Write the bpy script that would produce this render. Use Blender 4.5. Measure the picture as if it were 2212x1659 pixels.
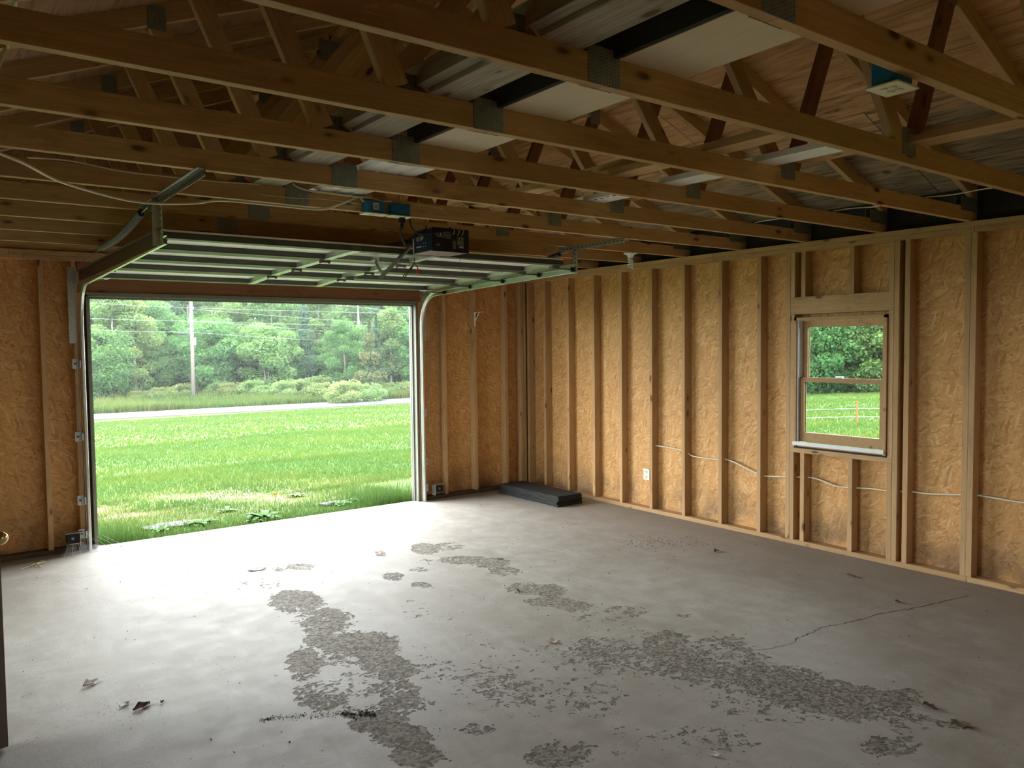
import bpy, bmesh, math, random
import numpy as np
from mathutils import Vector, Matrix, Euler
for o in list(bpy.data.objects): bpy.data.objects.remove(o)
R = random.Random(7); NR = np.random.default_rng(7)
SC = bpy.context.scene; COL = SC.collection
V = Vector

# ------------------------------------------------------------------ camera, sky, exposure
F, YAW, PITCH, ROLL = 1709.404, 0.64109336, -0.04892276, -0.01096281
CAM = V((-5.71377, -7.35804, 1.66427))
def cam_axes():
    f = V((math.sin(YAW)*math.cos(PITCH), math.cos(YAW)*math.cos(PITCH), math.sin(PITCH)))
    r = V((math.cos(YAW), -math.sin(YAW), 0)); u = r.cross(f)
    return r*math.cos(ROLL)+u*math.sin(ROLL), -r*math.sin(ROLL)+u*math.cos(ROLL), f
CR, CU, CF = cam_axes()
def hit(px, py, axis, val):
    """the point on the plane axis=val that the photograph shows at (px, py)"""
    d = CF+CR*((px-1106)/F)-CU*((py-829.5)/F)
    return CAM+d*((val-CAM[axis])/d[axis])
cd = bpy.data.cameras.new('camera'); cam = bpy.data.objects.new('camera', cd); COL.objects.link(cam)
cd.sensor_width = 36; cd.lens = F*36/2212; cd.clip_start = 0.05; cd.clip_end = 500
cam.matrix_world = Matrix(((CR.x, CU.x, -CF.x, CAM.x), (CR.y, CU.y, -CF.y, CAM.y), (CR.z, CU.z, -CF.z, CAM.z), (0, 0, 0, 1)))
SC.camera = cam
SKY = 11.0
w = bpy.data.worlds.new('sky'); SC.world = w; w.use_nodes = True
bg = w.node_tree.nodes['Background']; bg.inputs[0].default_value = (0.93, 0.97, 1.0, 1); bg.inputs[1].default_value = SKY
vs = SC.view_settings; vs.view_transform = 'Standard'; vs.look = 'None'; vs.gamma = 1.0; vs.use_curve_mapping = False
vs.exposure = 0.70
SC.cycles.adaptive_threshold = 0.03; SC.cycles.max_bounces = 10; SC.cycles.diffuse_bounces = 7; SC.cycles.glossy_bounces = 4; SC.cycles.transparent_max_bounces = 12
SC.cycles.sample_clamp_indirect = 8.0; SC.cycles.caustics_reflective = False; SC.cycles.caustics_refractive = False
def portal(name, loc, rot, sx, sy):
    l = bpy.data.lights.new(name, 'AREA'); l.shape = 'RECTANGLE'; l.size = sx; l.size_y = sy; l.cycles.is_portal = True
    o = bpy.data.objects.new(name, l); o.location = loc; o.rotation_euler = rot; COL.objects.link(o); return o
PI = math.pi
portal('daylight_garage_opening', (-3.05, 0.16, 1.06), (-PI/2, 0, 0), 3.12, 2.12)
portal('portal_added_left_window', (-6.52, -2.5, 1.25), (0, -PI/2, 0), 1.66, 1.84)  # sampling portal of the added left window
portal('portal_added_back_window', (-2.1, -8.18, 1.65), (PI/2, 0, 0), 0.64, 0.64)  # sampling portal of the added back window
portal('daylight_window', (0.14, -3.94, 1.34), (0, PI/2, 0), 1.05, 0.74)

# ------------------------------------------------------------------ node helpers
class NT:
    def __init__(s, name):
        s.m = bpy.data.materials.new(name); s.m.use_nodes = True; s.t = s.m.node_tree; s.n = s.t.nodes; s.l = s.t.links
        s.b = s.n['Principled BSDF']; s.b.inputs['Specular IOR Level'].default_value = 0.3
    def new(s, t, **k):
        n = s.n.new(t)
        for a, v in k.items(): setattr(n, a, v)
        return n
    def put(s, sock, v):
        if isinstance(v, bpy.types.NodeSocket): s.l.new(v, sock)
        elif v is not None:
            if sock.type == 'RGBA' and len(v) == 3: v = (*v, 1)
            sock.default_value = v
    def coord(s, kind='Object'): return s.new('ShaderNodeTexCoord').outputs[kind]
    def rnd(s): return s.new('ShaderNodeObjectInfo').outputs['Random']
    def map(s, v, scale=(1, 1, 1), rot=(0, 0, 0), loc=(0, 0, 0)):
        n = s.new('ShaderNodeMapping'); s.put(n.inputs[0], v); s.put(n.inputs['Location'], loc)
        n.inputs['Rotation'].default_value = rot; n.inputs['Scale'].default_value = scale; return n.outputs[0]
    def noise(s, v, scale, detail=3, rough=0.5, dist=0.0):
        n = s.new('ShaderNodeTexNoise'); s.put(n.inputs['Vector'], v); n.inputs['Scale'].default_value = scale
        n.inputs['Detail'].default_value = detail; n.inputs['Roughness'].default_value = rough; n.inputs['Distortion'].default_value = dist
        return n.outputs['Fac']
    def vor(s, v, scale, feature='F1', out='Distance', rand=1.0):
        n = s.new('ShaderNodeTexVoronoi', feature=feature); s.put(n.inputs['Vector'], v); n.inputs['Scale'].default_value = scale
        n.inputs['Randomness'].default_value = rand; return n.outputs[out]
    def ramp(s, v, stops, mode='LINEAR'):
        n = s.new('ShaderNodeValToRGB'); s.put(n.inputs[0], v); cr = n.color_ramp; cr.interpolation = mode
        while len(cr.elements) < len(stops): cr.elements.new(0.5)
        for e, (p, c) in zip(cr.elements, stops):
            e.position = p; e.color = (*c, 1) if len(c) == 3 else c
        return n.outputs[0]
    def f(s, v, a, b, c=0.0, d=1.0):
        n = s.new('ShaderNodeMapRange'); s.put(n.inputs[0], v)
        for i, x in enumerate((a, b, c, d)): n.inputs[i+1].default_value = x
        return n.outputs[0]
    def math(s, op, a, b=None):
        n = s.new('ShaderNodeMath', operation=op); s.put(n.inputs[0], a); s.put(n.inputs[1], b); return n.outputs[0]
    def mix(s, fac, a, b, blend='MIX'):
        n = s.new('ShaderNodeMix', data_type='RGBA', blend_type=blend); s.put(n.inputs[0], fac); s.put(n.inputs[6], a); s.put(n.inputs[7], b); return n.outputs[2]
    def vadd(s, a, b):
        n = s.new('ShaderNodeVectorMath', operation='ADD'); s.put(n.inputs[0], a); s.put(n.inputs[1], b); return n.outputs[0]
    def sep(s, v):
        n = s.new('ShaderNodeSeparateXYZ'); s.put(n.inputs[0], v); return n.outputs
    def comb(s, x, y, z):
        n = s.new('ShaderNodeCombineXYZ'); s.put(n.inputs[0], x); s.put(n.inputs[1], y); s.put(n.inputs[2], z); return n.outputs[0]
    def bump(s, h, strength=0.3, dist=0.01):
        n = s.new('ShaderNodeBump'); n.inputs['Strength'].default_value = strength; n.inputs['Distance'].default_value = dist
        s.put(n.inputs['Height'], h); s.put(s.b.inputs['Normal'], n.outputs[0])
    def out(s, color=None, rough=None, metal=None, **k):
        s.put(s.b.inputs['Base Color'], color); s.put(s.b.inputs['Roughness'], rough); s.put(s.b.inputs['Metallic'], metal)
        for a, v in k.items(): s.put(s.b.inputs[a.replace('_', ' ')], v)
        return s.m
def plain(name, c, rough=0.5, metal=0.0, var=0.12, scale=14):
    t = NT(name); n = t.noise(t.coord(), scale, 4)
    col = t.mix(n, tuple(x*(1-var) for x in c), tuple(min(1, x*(1+var)) for x in c))
    t.bump(n, 0.05, 0.003)
    return t.out(col, rough, metal)

def lumber(name, lo, hi, knots=(0.10, 0.045, 0.02)):
    """sawn softwood: local X runs along the board; every board gets its own offset and tone"""
    t = NT(name); r = t.rnd(); off = t.comb(t.math('MULTIPLY', r, 37.0), t.math('MULTIPLY', r, 91.0), t.math('MULTIPLY', r, 13.0))
    c = t.vadd(t.coord(), off)
    warp = t.noise(t.map(c, (0.7, 3, 3)), 3, 2)
    g = t.noise(t.map(c, (0.9, 22, 22)), 3.0, 6, 0.65, 1.2)
    g2 = t.noise(t.map(c, (2.5, 70, 70)), 3.0, 3, 0.6)
    big = t.noise(t.map(c, (0.5, 1.5, 1.5)), 1.6, 3)
    col = t.ramp(g, [(0.25, lo), (0.5, tuple((a+b)/2 for a, b in zip(lo, hi))), (0.72, hi)])
    col = t.mix(t.f(g2, 0.35, 0.75, 0, 0.35), col, lo)
    col = t.mix(t.f(big, 0.35, 0.75, 0.0, 0.45), col, tuple(x*0.72 for x in lo))
    k = t.vor(t.map(c, (3.6, 9, 9)), 1.25); k = t.math('ADD', k, t.f(t.noise(t.map(c, (1.1, 2, 2)), 2.0, 2), 0.42, 0.58, 0.14, 0.0))
    col = t.mix(t.f(k, 0.30, 0.14, 0, 0.5), col, tuple(x*0.7 for x in lo)); col = t.mix(t.f(k, 0.20, 0.12, 0, 0.9), col, knots)
    sm = t.noise(t.map(c, (1.2, 4, 4)), 2.4, 5, 0.7); col = t.mix(t.f(sm, 0.56, 0.72, 0, 0.55), col, tuple(x*0.5 for x in lo))
    col = t.mix(t.f(r, 0, 1, 0.0, 0.34), col, tuple(x*0.6 for x in lo))
    t.bump(t.math('ADD', g, t.math('MULTIPLY', warp, 0.5)), 0.18, 0.004)
    return t.out(col, 0.72)
def osb(name, base, dark, light):
    """strand board: five layers of long flakes, each at its own angle, lying over one another"""
    t = NT(name); c = t.coord(); x, y, z = t.sep(c)
    uv = t.comb(t.math('ADD', x, y), z, 0.0)
    d = t.new('ShaderNodeTexNoise'); d.inputs['Scale'].default_value = 22; d.inputs['Detail'].default_value = 3; t.put(d.inputs['Vector'], uv)
    k = t.new('ShaderNodeVectorMath', operation='SCALE'); t.put(k.inputs[0], d.outputs['Color']); k.inputs['Scale'].default_value = 0.016
    uv2 = t.vadd(uv, k.outputs[0])
    fine = t.noise(t.map(uv2, (150, 40, 1)), 1.0, 4); n = t.noise(uv2, 6, 4)
    val = t.f(n, 0.3, 0.7, 0.36, 0.56)
    for i, (rot, sx, sy, cov) in enumerate(((0.15, 62, 13, 0.35), (-0.75, 55, 11, 0.5), (1.25, 60, 12, 0.55), (0.55, 48, 9, 0.62), (-1.35, 66, 13, 0.62), (2.2, 58, 12, 0.7), (-0.25, 50, 9, 0.74))):
        m = t.map(uv2, (1, 1, 1), (0, 0, rot), (i*3.17, i*7.71, 0)); m = t.map(m, (sx*1.25, sy*1.3, 1))
        v = t.new('ShaderNodeTexVoronoi', feature='F1', voronoi_dimensions='2D'); t.put(v.inputs['Vector'], m); v.inputs['Scale'].default_value = 1.0
        q = t.new('ShaderNodeSeparateColor'); t.put(q.inputs[0], v.outputs['Color'])
        sel = t.f(q.outputs[0], cov, cov+0.03); mx = t.new('ShaderNodeMix'); t.put(mx.inputs[0], sel); t.put(mx.inputs[2], val); t.put(mx.inputs[3], q.outputs[1]); val = mx.outputs[0]
    v2 = t.math('ADD', t.math('MULTIPLY', val, 0.72), t.math('MULTIPLY', fine, 0.28))
    mid = lambda a, b, f: tuple(p*(1-f)+q*f for p, q in zip(a, b))
    col = t.ramp(v2, [(0.10, mid(base, dark, 0.6)), (0.24, mid(base, dark, 0.2)), (0.50, base), (0.74, mid(base, light, 0.22)), (0.92, mid(base, light, 0.75))])
    ch = t.map(t.map(uv2, (1, 1, 1), (0, 0, 0.9)), (26, 70, 1)); chip = t.vor(ch, 1.0)
    col = t.mix(t.f(chip, 0.13, 0.06, 0, 0.7), col, tuple(p*0.38 for p in dark))
    st = t.noise(uv, 1.2, 4); col = t.mix(t.f(st, 0.5, 0.78, 0, 0.4), col, tuple(p*0.62 for p in base))
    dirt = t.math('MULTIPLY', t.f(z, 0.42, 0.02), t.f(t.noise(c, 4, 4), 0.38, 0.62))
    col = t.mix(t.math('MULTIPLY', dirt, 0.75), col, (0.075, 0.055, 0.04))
    t.bump(v2, 0.22, 0.004); return t.out(col, 0.62)

LUM = lumber('aged_pine', (0.47, 0.295, 0.125), (0.76, 0.54, 0.275))
LUMW = lumber('wall_pine', (0.46, 0.275, 0.125), (0.70, 0.475, 0.245))
LUMD = lumber('red_brown_pine', (0.24, 0.110, 0.05), (0.37, 0.185, 0.09))
LUMG = lumber('weathered_plank', (0.22, 0.195, 0.14), (0.60, 0.55, 0.43))
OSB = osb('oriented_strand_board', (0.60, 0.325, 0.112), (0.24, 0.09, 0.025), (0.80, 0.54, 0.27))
def plywood():
    t = NT('roof_plywood'); c = t.coord(); r = t.rnd(); off = t.comb(t.math('MULTIPLY', r, 17.0), t.math('MULTIPLY', r, 41.0), 0.0)
    c2 = t.vadd(c, off)
    g = t.noise(t.map(c2, (11, 0.9, 5)), 1.5, 6, 0.62, 2.2); big = t.noise(c2, 1.4, 4)
    col = t.ramp(g, [(0.32, (0.27, 0.135, 0.055)), (0.44, (0.50, 0.30, 0.14)), (0.56, (0.60, 0.37, 0.18)), (0.72, (0.76, 0.50, 0.27))])
    # grey mould towards the eaves: bare weathered veneer; left slope mixed darker
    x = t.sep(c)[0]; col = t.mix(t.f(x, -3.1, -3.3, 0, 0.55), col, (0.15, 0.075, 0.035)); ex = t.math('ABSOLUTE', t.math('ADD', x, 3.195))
    m = t.math('ADD', t.f(ex, 1.5, 2.9, -0.25, 0.55), t.f(g, 0.3, 0.7, 0.25, -0.2)); m = t.math('ADD', m, t.f(big, 0.35, 0.7, -0.12, 0.18))
    col = t.mix(t.f(m, 0.1, 0.42, 0, 0.9), col, t.ramp(g, [(0.3, (0.06, 0.06, 0.045)), (0.52, (0.30, 0.255, 0.17)), (0.8, (0.48, 0.40, 0.26))]))
    k = t.vor(t.map(c2, (3.2, 2.0, 1)), 1.0); col = t.mix(t.f(k, 0.09, 0.04, 0, 0.9), col, (0.10, 0.04, 0.02))
    t.bump(g, 0.2, 0.004); return t.out(col, 0.75)
PLY = plywood()
GALV = plain('galvanised_steel', (0.50, 0.53, 0.50), 0.45, 0.85, 0.3, 40)
STEELD = plain('dull_steel', (0.20, 0.20, 0.19), 0.5, 0.7, 0.3, 30)
TRACKM = plain('track_steel', (0.62, 0.66, 0.63), 0.32, 0.9, 0.18, 50)
WHITE = plain('white_paint', (0.80, 0.82, 0.82), 0.45)
CREAM = plain('ivory_plastic', (0.74, 0.72, 0.56), 0.4, 0, 0.04)
CABLE = plain('cream_cable_sheath', (0.70, 0.64, 0.47), 0.5, 0, 0.1)
BLUE = plain('blue_plastic_box', (0.02, 0.17, 0.42), 0.4, 0, 0.15, 40)
BLACK = plain('black_rubber', (0.012, 0.012, 0.012), 0.6)
DARK = plain('dark_void_board', (0.035, 0.033, 0.025), 0.9)
GREYV = plain('grey_green_door_trim', (0.20, 0.205, 0.165), 0.55)
DOORW = plain('door_skin_white', (0.92, 0.93, 0.90), 0.4, 0, 0.03, 5)
DOORR = plain('door_rail_grey', (0.085, 0.09, 0.076), 0.5, 0.0, 0.25, 12)
NAVY = plain('navy_painted_steel', (0.013, 0.028, 0.085), 0.35)
PURP = plain('mauve_steel', (0.26, 0.19, 0.21), 0.5)
PRINT = plain('white_print', (0.65, 0.66, 0.66), 0.5, 0, 0.03)
PRINTG = plain('grey_print', (0.20, 0.21, 0.20), 0.5, 0, 0.03)
RED = plain('red_plastic', (0.55, 0.07, 0.06), 0.4)
ROPE = plain('brown_cord', (0.20, 0.085, 0.035), 0.8)
BRASS = plain('brass', (0.72, 0.55, 0.25), 0.25, 1.0)
PANEL = None
def panel_mat():
    t = NT('fibre_panel'); c = t.coord(); n = t.noise(c, 3, 4); g = t.noise(t.map(c, (140, 5, 5)), 1, 2)
    col = t.mix(n, (0.66, 0.58, 0.40), (0.76, 0.68, 0.50)); col = t.mix(t.f(g, 0.5, 0.7, 0, 0.25), col, (0.5, 0.43, 0.31))
    t.bump(g, 0.1, 0.002); return t.out(col, 0.6)
PANEL = panel_mat()
def plate_mat():
    t = NT('gang_nail_plate'); c = t.coord(); b = t.new('ShaderNodeTexBrick'); t.put(b.inputs['Vector'], t.map(c, (1, 1, 1), (PI/2, 0, PI/2)))
    b.inputs['Scale'].default_value = 1.0; b.inputs['Brick Width'].default_value = 0.011; b.inputs['Row Height'].default_value = 0.0125
    b.inputs['Mortar Size'].default_value = 0.0032; b.inputs['Mortar Smooth'].default_value = 0.3
    fac = b.outputs['Fac']; n = t.noise(c, 30, 4)
    col = t.mix(n, (0.20, 0.23, 0.21), (0.40, 0.44, 0.41)); col = t.mix(t.f(fac, 0, 1, 0.45, 0.0), col, (0.05, 0.06, 0.055))
    t.bump(fac, 0.6, 0.003); return t.out(col, 0.5, 0.55)
PLATE = plate_mat()
def glass_mat():
    t = NT('window_glass'); tr = t.new('ShaderNodeBsdfTransparent'); gl = t.new('ShaderNodeBsdfGlossy'); gl.inputs['Roughness'].default_value = 0.02
    tr.inputs[0].default_value = (0.93, 0.96, 0.95, 1)
    fr = t.new('ShaderNodeFresnel'); fr.inputs[0].default_value = 1.45; mx = t.new('ShaderNodeMixShader')
    t.l.new(fr.outputs[0], mx.inputs[0]); t.l.new(tr.outputs[0], mx.inputs[1]); t.l.new(gl.outputs[0], mx.inputs[2])
    t.l.new(mx.outputs[0], t.n['Material Output'].inputs[0]); return t.m
GLASS = glass_mat()

# ------------------------------------------------------------------ object helpers
def tag(o, label=None, cat=None, group=None, kind=None):
    if label: o['label'] = label
    if cat: o['category'] = cat
    if group: o['group'] = group
    if kind: o['kind'] = kind
    return o
def empty(name, loc=(0, 0, 0), label=None, cat=None, group=None, kind=None):
    o = bpy.data.objects.new(name, None); o.location = loc; o.empty_display_size = 0.1; COL.objects.link(o)
    return tag(o, label, cat, group, kind)
def link(name, me, mat, parent=None, M=None):
    o = bpy.data.objects.new(name, me); COL.objects.link(o)
    if mat is not None and not me.materials: me.materials.append(mat)
    if M is not None: o.matrix_world = M
    if parent is not None:
        o.parent = parent
        pm = parent.matrix_world if parent.parent is None and parent.type != 'EMPTY' else None
        if parent.type == 'EMPTY': o.matrix_parent_inverse = Matrix.Translation(-parent.location)
        else:
            o.matrix_parent_inverse = world_of(parent).inverted()
    return o
WM = {}
def world_of(o): return WM.get(o.name, Matrix())
def remember(o, M): WM[o.name] = M; return o
def bm_box(bm, a, b):
    x0, y0, z0 = (min(a[i], b[i]) for i in range(3)); x1, y1, z1 = (max(a[i], b[i]) for i in range(3))
    v = [bm.verts.new(p) for p in ((x0, y0, z0), (x1, y0, z0), (x1, y1, z0), (x0, y1, z0), (x0, y0, z1), (x1, y0, z1), (x1, y1, z1), (x0, y1, z1))]
    for f in ((0, 3, 2, 1), (4, 5, 6, 7), (0, 1, 5, 4), (1, 2, 6, 5), (2, 3, 7, 6), (3, 0, 4, 7)): bm.faces.new([v[i] for i in f])
    return v
def frame_of(a, b, up=(0, 0, 1)):
    x = (V(b)-V(a)).normalized(); z = V(up)-x*x.dot(V(up))
    if z.length < 1e-4: z = V((0, 1, 0))-x*x.y
    z.normalize(); y = z.cross(x)
    return Matrix(((x.x, y.x, z.x, a[0]), (x.y, y.y, z.y, a[1]), (x.z, y.z, z.z, a[2]), (0, 0, 0, 1)))
def bm_bar(bm, a, b, h, t, up=(0, 0, 1)):
    M = frame_of(a, b, up); L = (V(b)-V(a)).length
    vs_ = bm_box(bm, (0, -t/2, -h/2), (L, t/2, h/2))
    for v in vs_: v.co = M @ v.co
def bm_tube(bm, pts, r, n=8, closed=True):
    pts = [V(p) for p in pts]; rings = []; up = V((0, 0, 1))
    for i, p in enumerate(pts):
        t = (pts[min(i+1, len(pts)-1)]-pts[max(i-1, 0)]).normalized()
        if abs(t.dot(up)) > 0.95: up = V((1, 0, 0)) if abs(t.x) < 0.9 else V((0, 1, 0))
        a = (up-t*up.dot(t)).normalized(); b = t.cross(a); up = a
        rr = r[i] if isinstance(r, (list, tuple)) else r
        rings.append([bm.verts.new(p+(a*math.cos(2*PI*k/n)+b*math.sin(2*PI*k/n))*rr) for k in range(n)])
    for i in range(len(rings)-1):
        for k in range(n): bm.faces.new((rings[i][k], rings[i][(k+1) % n], rings[i+1][(k+1) % n], rings[i+1][k]))
    if closed:
        bm.faces.new(rings[0][::-1]); bm.faces.new(rings[-1])
def bm_lathe(bm, prof, c, axis=(0, 0, 1), n=20):
    A = V(axis).normalized(); s = V((1, 0, 0)) if abs(A.x) < 0.9 else V((0, 1, 0)); u = (s-A*s.dot(A)).normalized(); v = A.cross(u); c = V(c); rings = []
    for (r, h) in prof: rings.append([bm.verts.new(c+A*h+(u*math.cos(2*PI*k/n)+v*math.sin(2*PI*k/n))*max(r, 1e-5)) for k in range(n)])
    for i in range(len(rings)-1):
        for k in range(n): bm.faces.new((rings[i][k], rings[i][(k+1) % n], rings[i+1][(k+1) % n], rings[i+1][k]))
    bm.faces.new(rings[0][::-1]); bm.faces.new(rings[-1])
def done(name, bm, mat, parent=None, smooth=False, bevel=0, M=None):
    if bevel: bmesh.ops.bevel(bm, geom=[e for e in bm.edges], offset=bevel, segments=1, affect='EDGES')
    bmesh.ops.recalc_face_normals(bm, faces=bm.faces)
    me = bpy.data.meshes.new(name); bm.to_mesh(me); bm.free()
    if smooth:
        for p in me.polygons: p.use_smooth = True
    return link(name, me, mat, parent, M)
def box(name, a, b, mat, parent=None, bevel=0):
    bm = bmesh.new(); bm_box(bm, a, b); return done(name, bm, mat, parent, bevel=bevel)
TINY = {'slot_row', 'strip_hole', 'angle_slot', 'hanger_hole', 'small_print', 'rear_print', 'white_legend', 'sticker_print'}
def boxes(name, L, mat, parent=None):
    bm = bmesh.new()
    for a, b in L: bm_box(bm, a, b)
    o = done(name, bm, mat, parent)
    if name in TINY: o['kind'] = 'stuff'      # punched slots and fine print, too small to pick apart
    return o
def tube(name, pts, r, mat, parent=None, n=8):
    bm = bmesh.new(); bm_tube(bm, pts, r, n); return done(name, bm, mat, parent, smooth=True)
def lathe(name, prof, c, mat, parent=None, axis=(0, 0, 1), n=20):
    bm = bmesh.new(); bm_lathe(bm, prof, c, axis, n); return done(name, bm, mat, parent, smooth=True)
def board(name, a, b, h, t, mat, parent=None, up=(0, 0, 1), bevel=0.0015):
    """sawn member from a to b (centre line); local X along its length so that the grain follows it"""
    L = (V(b)-V(a)).length; bm = bmesh.new(); bm_box(bm, (0, -t/2, -h/2), (L, t/2, h/2))
    M = frame_of(a, b, up); o = done(name, bm, mat, parent, bevel=bevel, M=M); return remember(o, M)
def curve_pts(P, n=6):
    """Catmull-Rom through the points"""
    P = [V(p) for p in P]; out = []
    for i in range(len(P)-1):
        a, b, c, d = P[max(i-1, 0)], P[i], P[i+1], P[min(i+2, len(P)-1)]
        for k in range(n):
            t = k/n; out.append(0.5*((2*b)+(c-a)*t+(2*a-5*b+4*c-d)*t*t+(3*b-a-3*c+d)*t**3))
    return out+[P[-1]]
def text(name, s, M, size, mat, parent):
    c = bpy.data.curves.new(name, 'FONT'); c.body = s; c.size = size; c.extrude = 0.0004; c.materials.append(mat)
    tmp = bpy.data.objects.new(name, c); COL.objects.link(tmp); bpy.context.view_layer.update(); me = bpy.data.meshes.new_from_object(tmp.evaluated_get(bpy.context.evaluated_depsgraph_get())); bpy.data.objects.remove(tmp)
    o = bpy.data.objects.new(name, me); COL.objects.link(o); o.matrix_world = M; o.parent = parent; o.matrix_parent_inverse = Matrix.Translation(-parent.location); o['kind'] = 'stuff'; return o

H = 2.467; XL = -6.39; YB = -8.05; XM = -3.195
# ------------------------------------------------------------------ floor
SPALL = [(640,1300,60,25,1),(700,1340,70,28,1),(690,1380,40,20,.7),(655,1435,42,35,1),(740,1420,60,30,.6),(790,1390,80,30,1),(820,1430,60,25,.9),
(850,1450,60,20,.9),(700,1500,70,35,.75),(770,1480,80,30,.75),(850,1490,70,25,.8),(880,1520,70,20,.8),(820,1560,70,25,.9),(870,1590,70,25,1),(900,1630,60,30,1),
(790,1540,60,20,.6),(1030,1575,40,15,.9),(1210,1630,70,30,1),(1250,1620,50,20,.8),(1000,1420,130,60,.42),(1150,1440,150,60,.42),(1250,1500,150,50,.46),
(1100,1500,150,60,.40),(1340,1400,120,60,.55),(1450,1430,120,60,.6),(1550,1420,90,50,.78),(1440,1390,60,30,.8),(1600,1440,90,45,.8),(1700,1480,110,50,.78),
(1780,1500,110,40,.8),(1860,1520,110,40,.8),(1700,1540,100,30,.6),(1600,1500,120,50,.52),(1950,1510,60,25,.7),(1930,1610,80,25,.95),(1960,1560,60,30,.6),
(2060,1565,45,12,.8),(1300,1480,100,30,.5),(1480,1330,22,6,.8),(920,1185,32,12,1),(970,1180,40,10,.75),(1000,1210,60,10,.9),(930,1215,40,8,.6),(1060,1215,45,12,.8),
(1090,1235,40,12,.8),(1140,1270,50,15,.9),(1190,1275,35,15,.9),(1190,1300,60,10,.9),(1240,1310,50,12,.7),(850,1245,25,10,.8),(910,1263,25,6,.9),(905,1230,25,6,.7),
(650,1225,40,8,.7),(600,1230,15,6,.8),(560,1260,60,15,.38),(1300,1340,70,25,.5),(950,1300,120,40,.3),(1350,1320,60,20,.5),(1500,1600,160,40,.36),(1350,1600,120,40,.34)]
def floor_mat():
    t = NT('worn_concrete'); c = t.coord(); at = t.new('ShaderNodeAttribute', attribute_name='spall').outputs['Fac']
    fine = t.noise(c, 90, 5, 0.65); mid = t.noise(c, 6, 5, 0.6); big = t.noise(c, 0.9, 4, 0.55); sw = t.noise(t.map(c, (3, 0.8, 1), (0, 0, 0.9)), 2.5, 4, 0.6, 1.0)
    n1 = t.noise(c, 17, 4, 0.6, 0.4); n2 = t.noise(t.vadd(c, (3, 7, 0)), 42, 3, 0.55)
    edge = t.math('ADD', t.math('MULTIPLY', n1, 0.62), t.math('MULTIPLY', n2, 0.38))
    m = t.f(t.math('ADD', at, edge), 1.005, 1.05)
    pits = t.f(t.vor(c, 9.0), 0.085, 0.05)   # stray pock marks
    pits = t.math('MULTIPLY', pits, t.f(n1, 0.5, 0.6)); m = t.math('MAXIMUM', m, t.math('MULTIPLY', pits, t.f(at, 0.02, 0.2)))
    col = t.mix(t.f(mid, 0.3, 0.7), (0.302, 0.277, 0.235), (0.420, 0.399, 0.361))
    col = t.mix(t.f(big, 0.4, 0.7, 0, 0.55), col, (0.294, 0.265, 0.218)); col = t.mix(t.f(sw, 0.5, 0.75, 0, 0.45), col, (0.445, 0.433, 0.412))
    col = t.mix(t.f(fine, 0.35, 0.7, 0, 0.25), col, (0.252, 0.231, 0.206)); scr = t.noise(t.map(c, (2.2, 26, 1), (0, 0, 0.5)), 1.6, 6, 0.7, 0.6); col = t.mix(t.f(scr, 0.55, 0.72, 0, 0.32), col, (0.227, 0.206, 0.176)); blot = t.noise(t.vadd(c, (11, 4, 0)), 2.3, 6, 0.68, 0.8); col = t.mix(t.f(blot, 0.52, 0.68, 0, 0.4), col, (0.244, 0.214, 0.172))
    # dirt lying along the walls
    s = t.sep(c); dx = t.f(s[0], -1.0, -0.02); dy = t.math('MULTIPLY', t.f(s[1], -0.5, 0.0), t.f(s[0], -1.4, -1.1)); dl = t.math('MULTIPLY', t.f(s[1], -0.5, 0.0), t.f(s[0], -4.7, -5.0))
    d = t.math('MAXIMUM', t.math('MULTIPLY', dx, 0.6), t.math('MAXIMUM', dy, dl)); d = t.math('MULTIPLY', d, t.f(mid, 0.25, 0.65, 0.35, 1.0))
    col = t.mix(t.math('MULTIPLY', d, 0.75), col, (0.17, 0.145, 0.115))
    agg = t.vor(c, 75, out='Color'); ag = t.new('ShaderNodeSeparateColor'); t.put(ag.inputs[0], agg)
    sp = t.ramp(ag.outputs[0], [(0, (0.075, 0.065, 0.050)), (0.45, (0.185, 0.163, 0.13)), (0.9, (0.31, 0.28, 0.235))])
    col = t.mix(t.math('MULTIPLY', m, 0.92), col, sp)
    spk = t.f(t.vor(t.vadd(c, (2, 5, 0)), 28), 0.13, 0.08); spk = t.math('MULTIPLY', spk, t.f(t.noise(c, 3, 2), 0.5, 0.6)); col = t.mix(t.math('MULTIPLY', spk, 0.75), col, (0.06, 0.05, 0.04))
    h = t.math('ADD', t.math('MULTIPLY', m, -1.0), t.math('MULTIPLY', t.math('MULTIPLY', m, ag.outputs[1]), 0.9)); h = t.math('ADD', h, t.math('MULTIPLY', fine, 0.06))
    t.bump(h, 1.0, 0.018)
    rough = t.math('ADD', t.f(mid, 0.3, 0.7, 0.55, 0.72), t.math('MULTIPLY', m, 0.25))
    return t.out(col, rough, Specular_IOR_Level=0.2)
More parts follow.
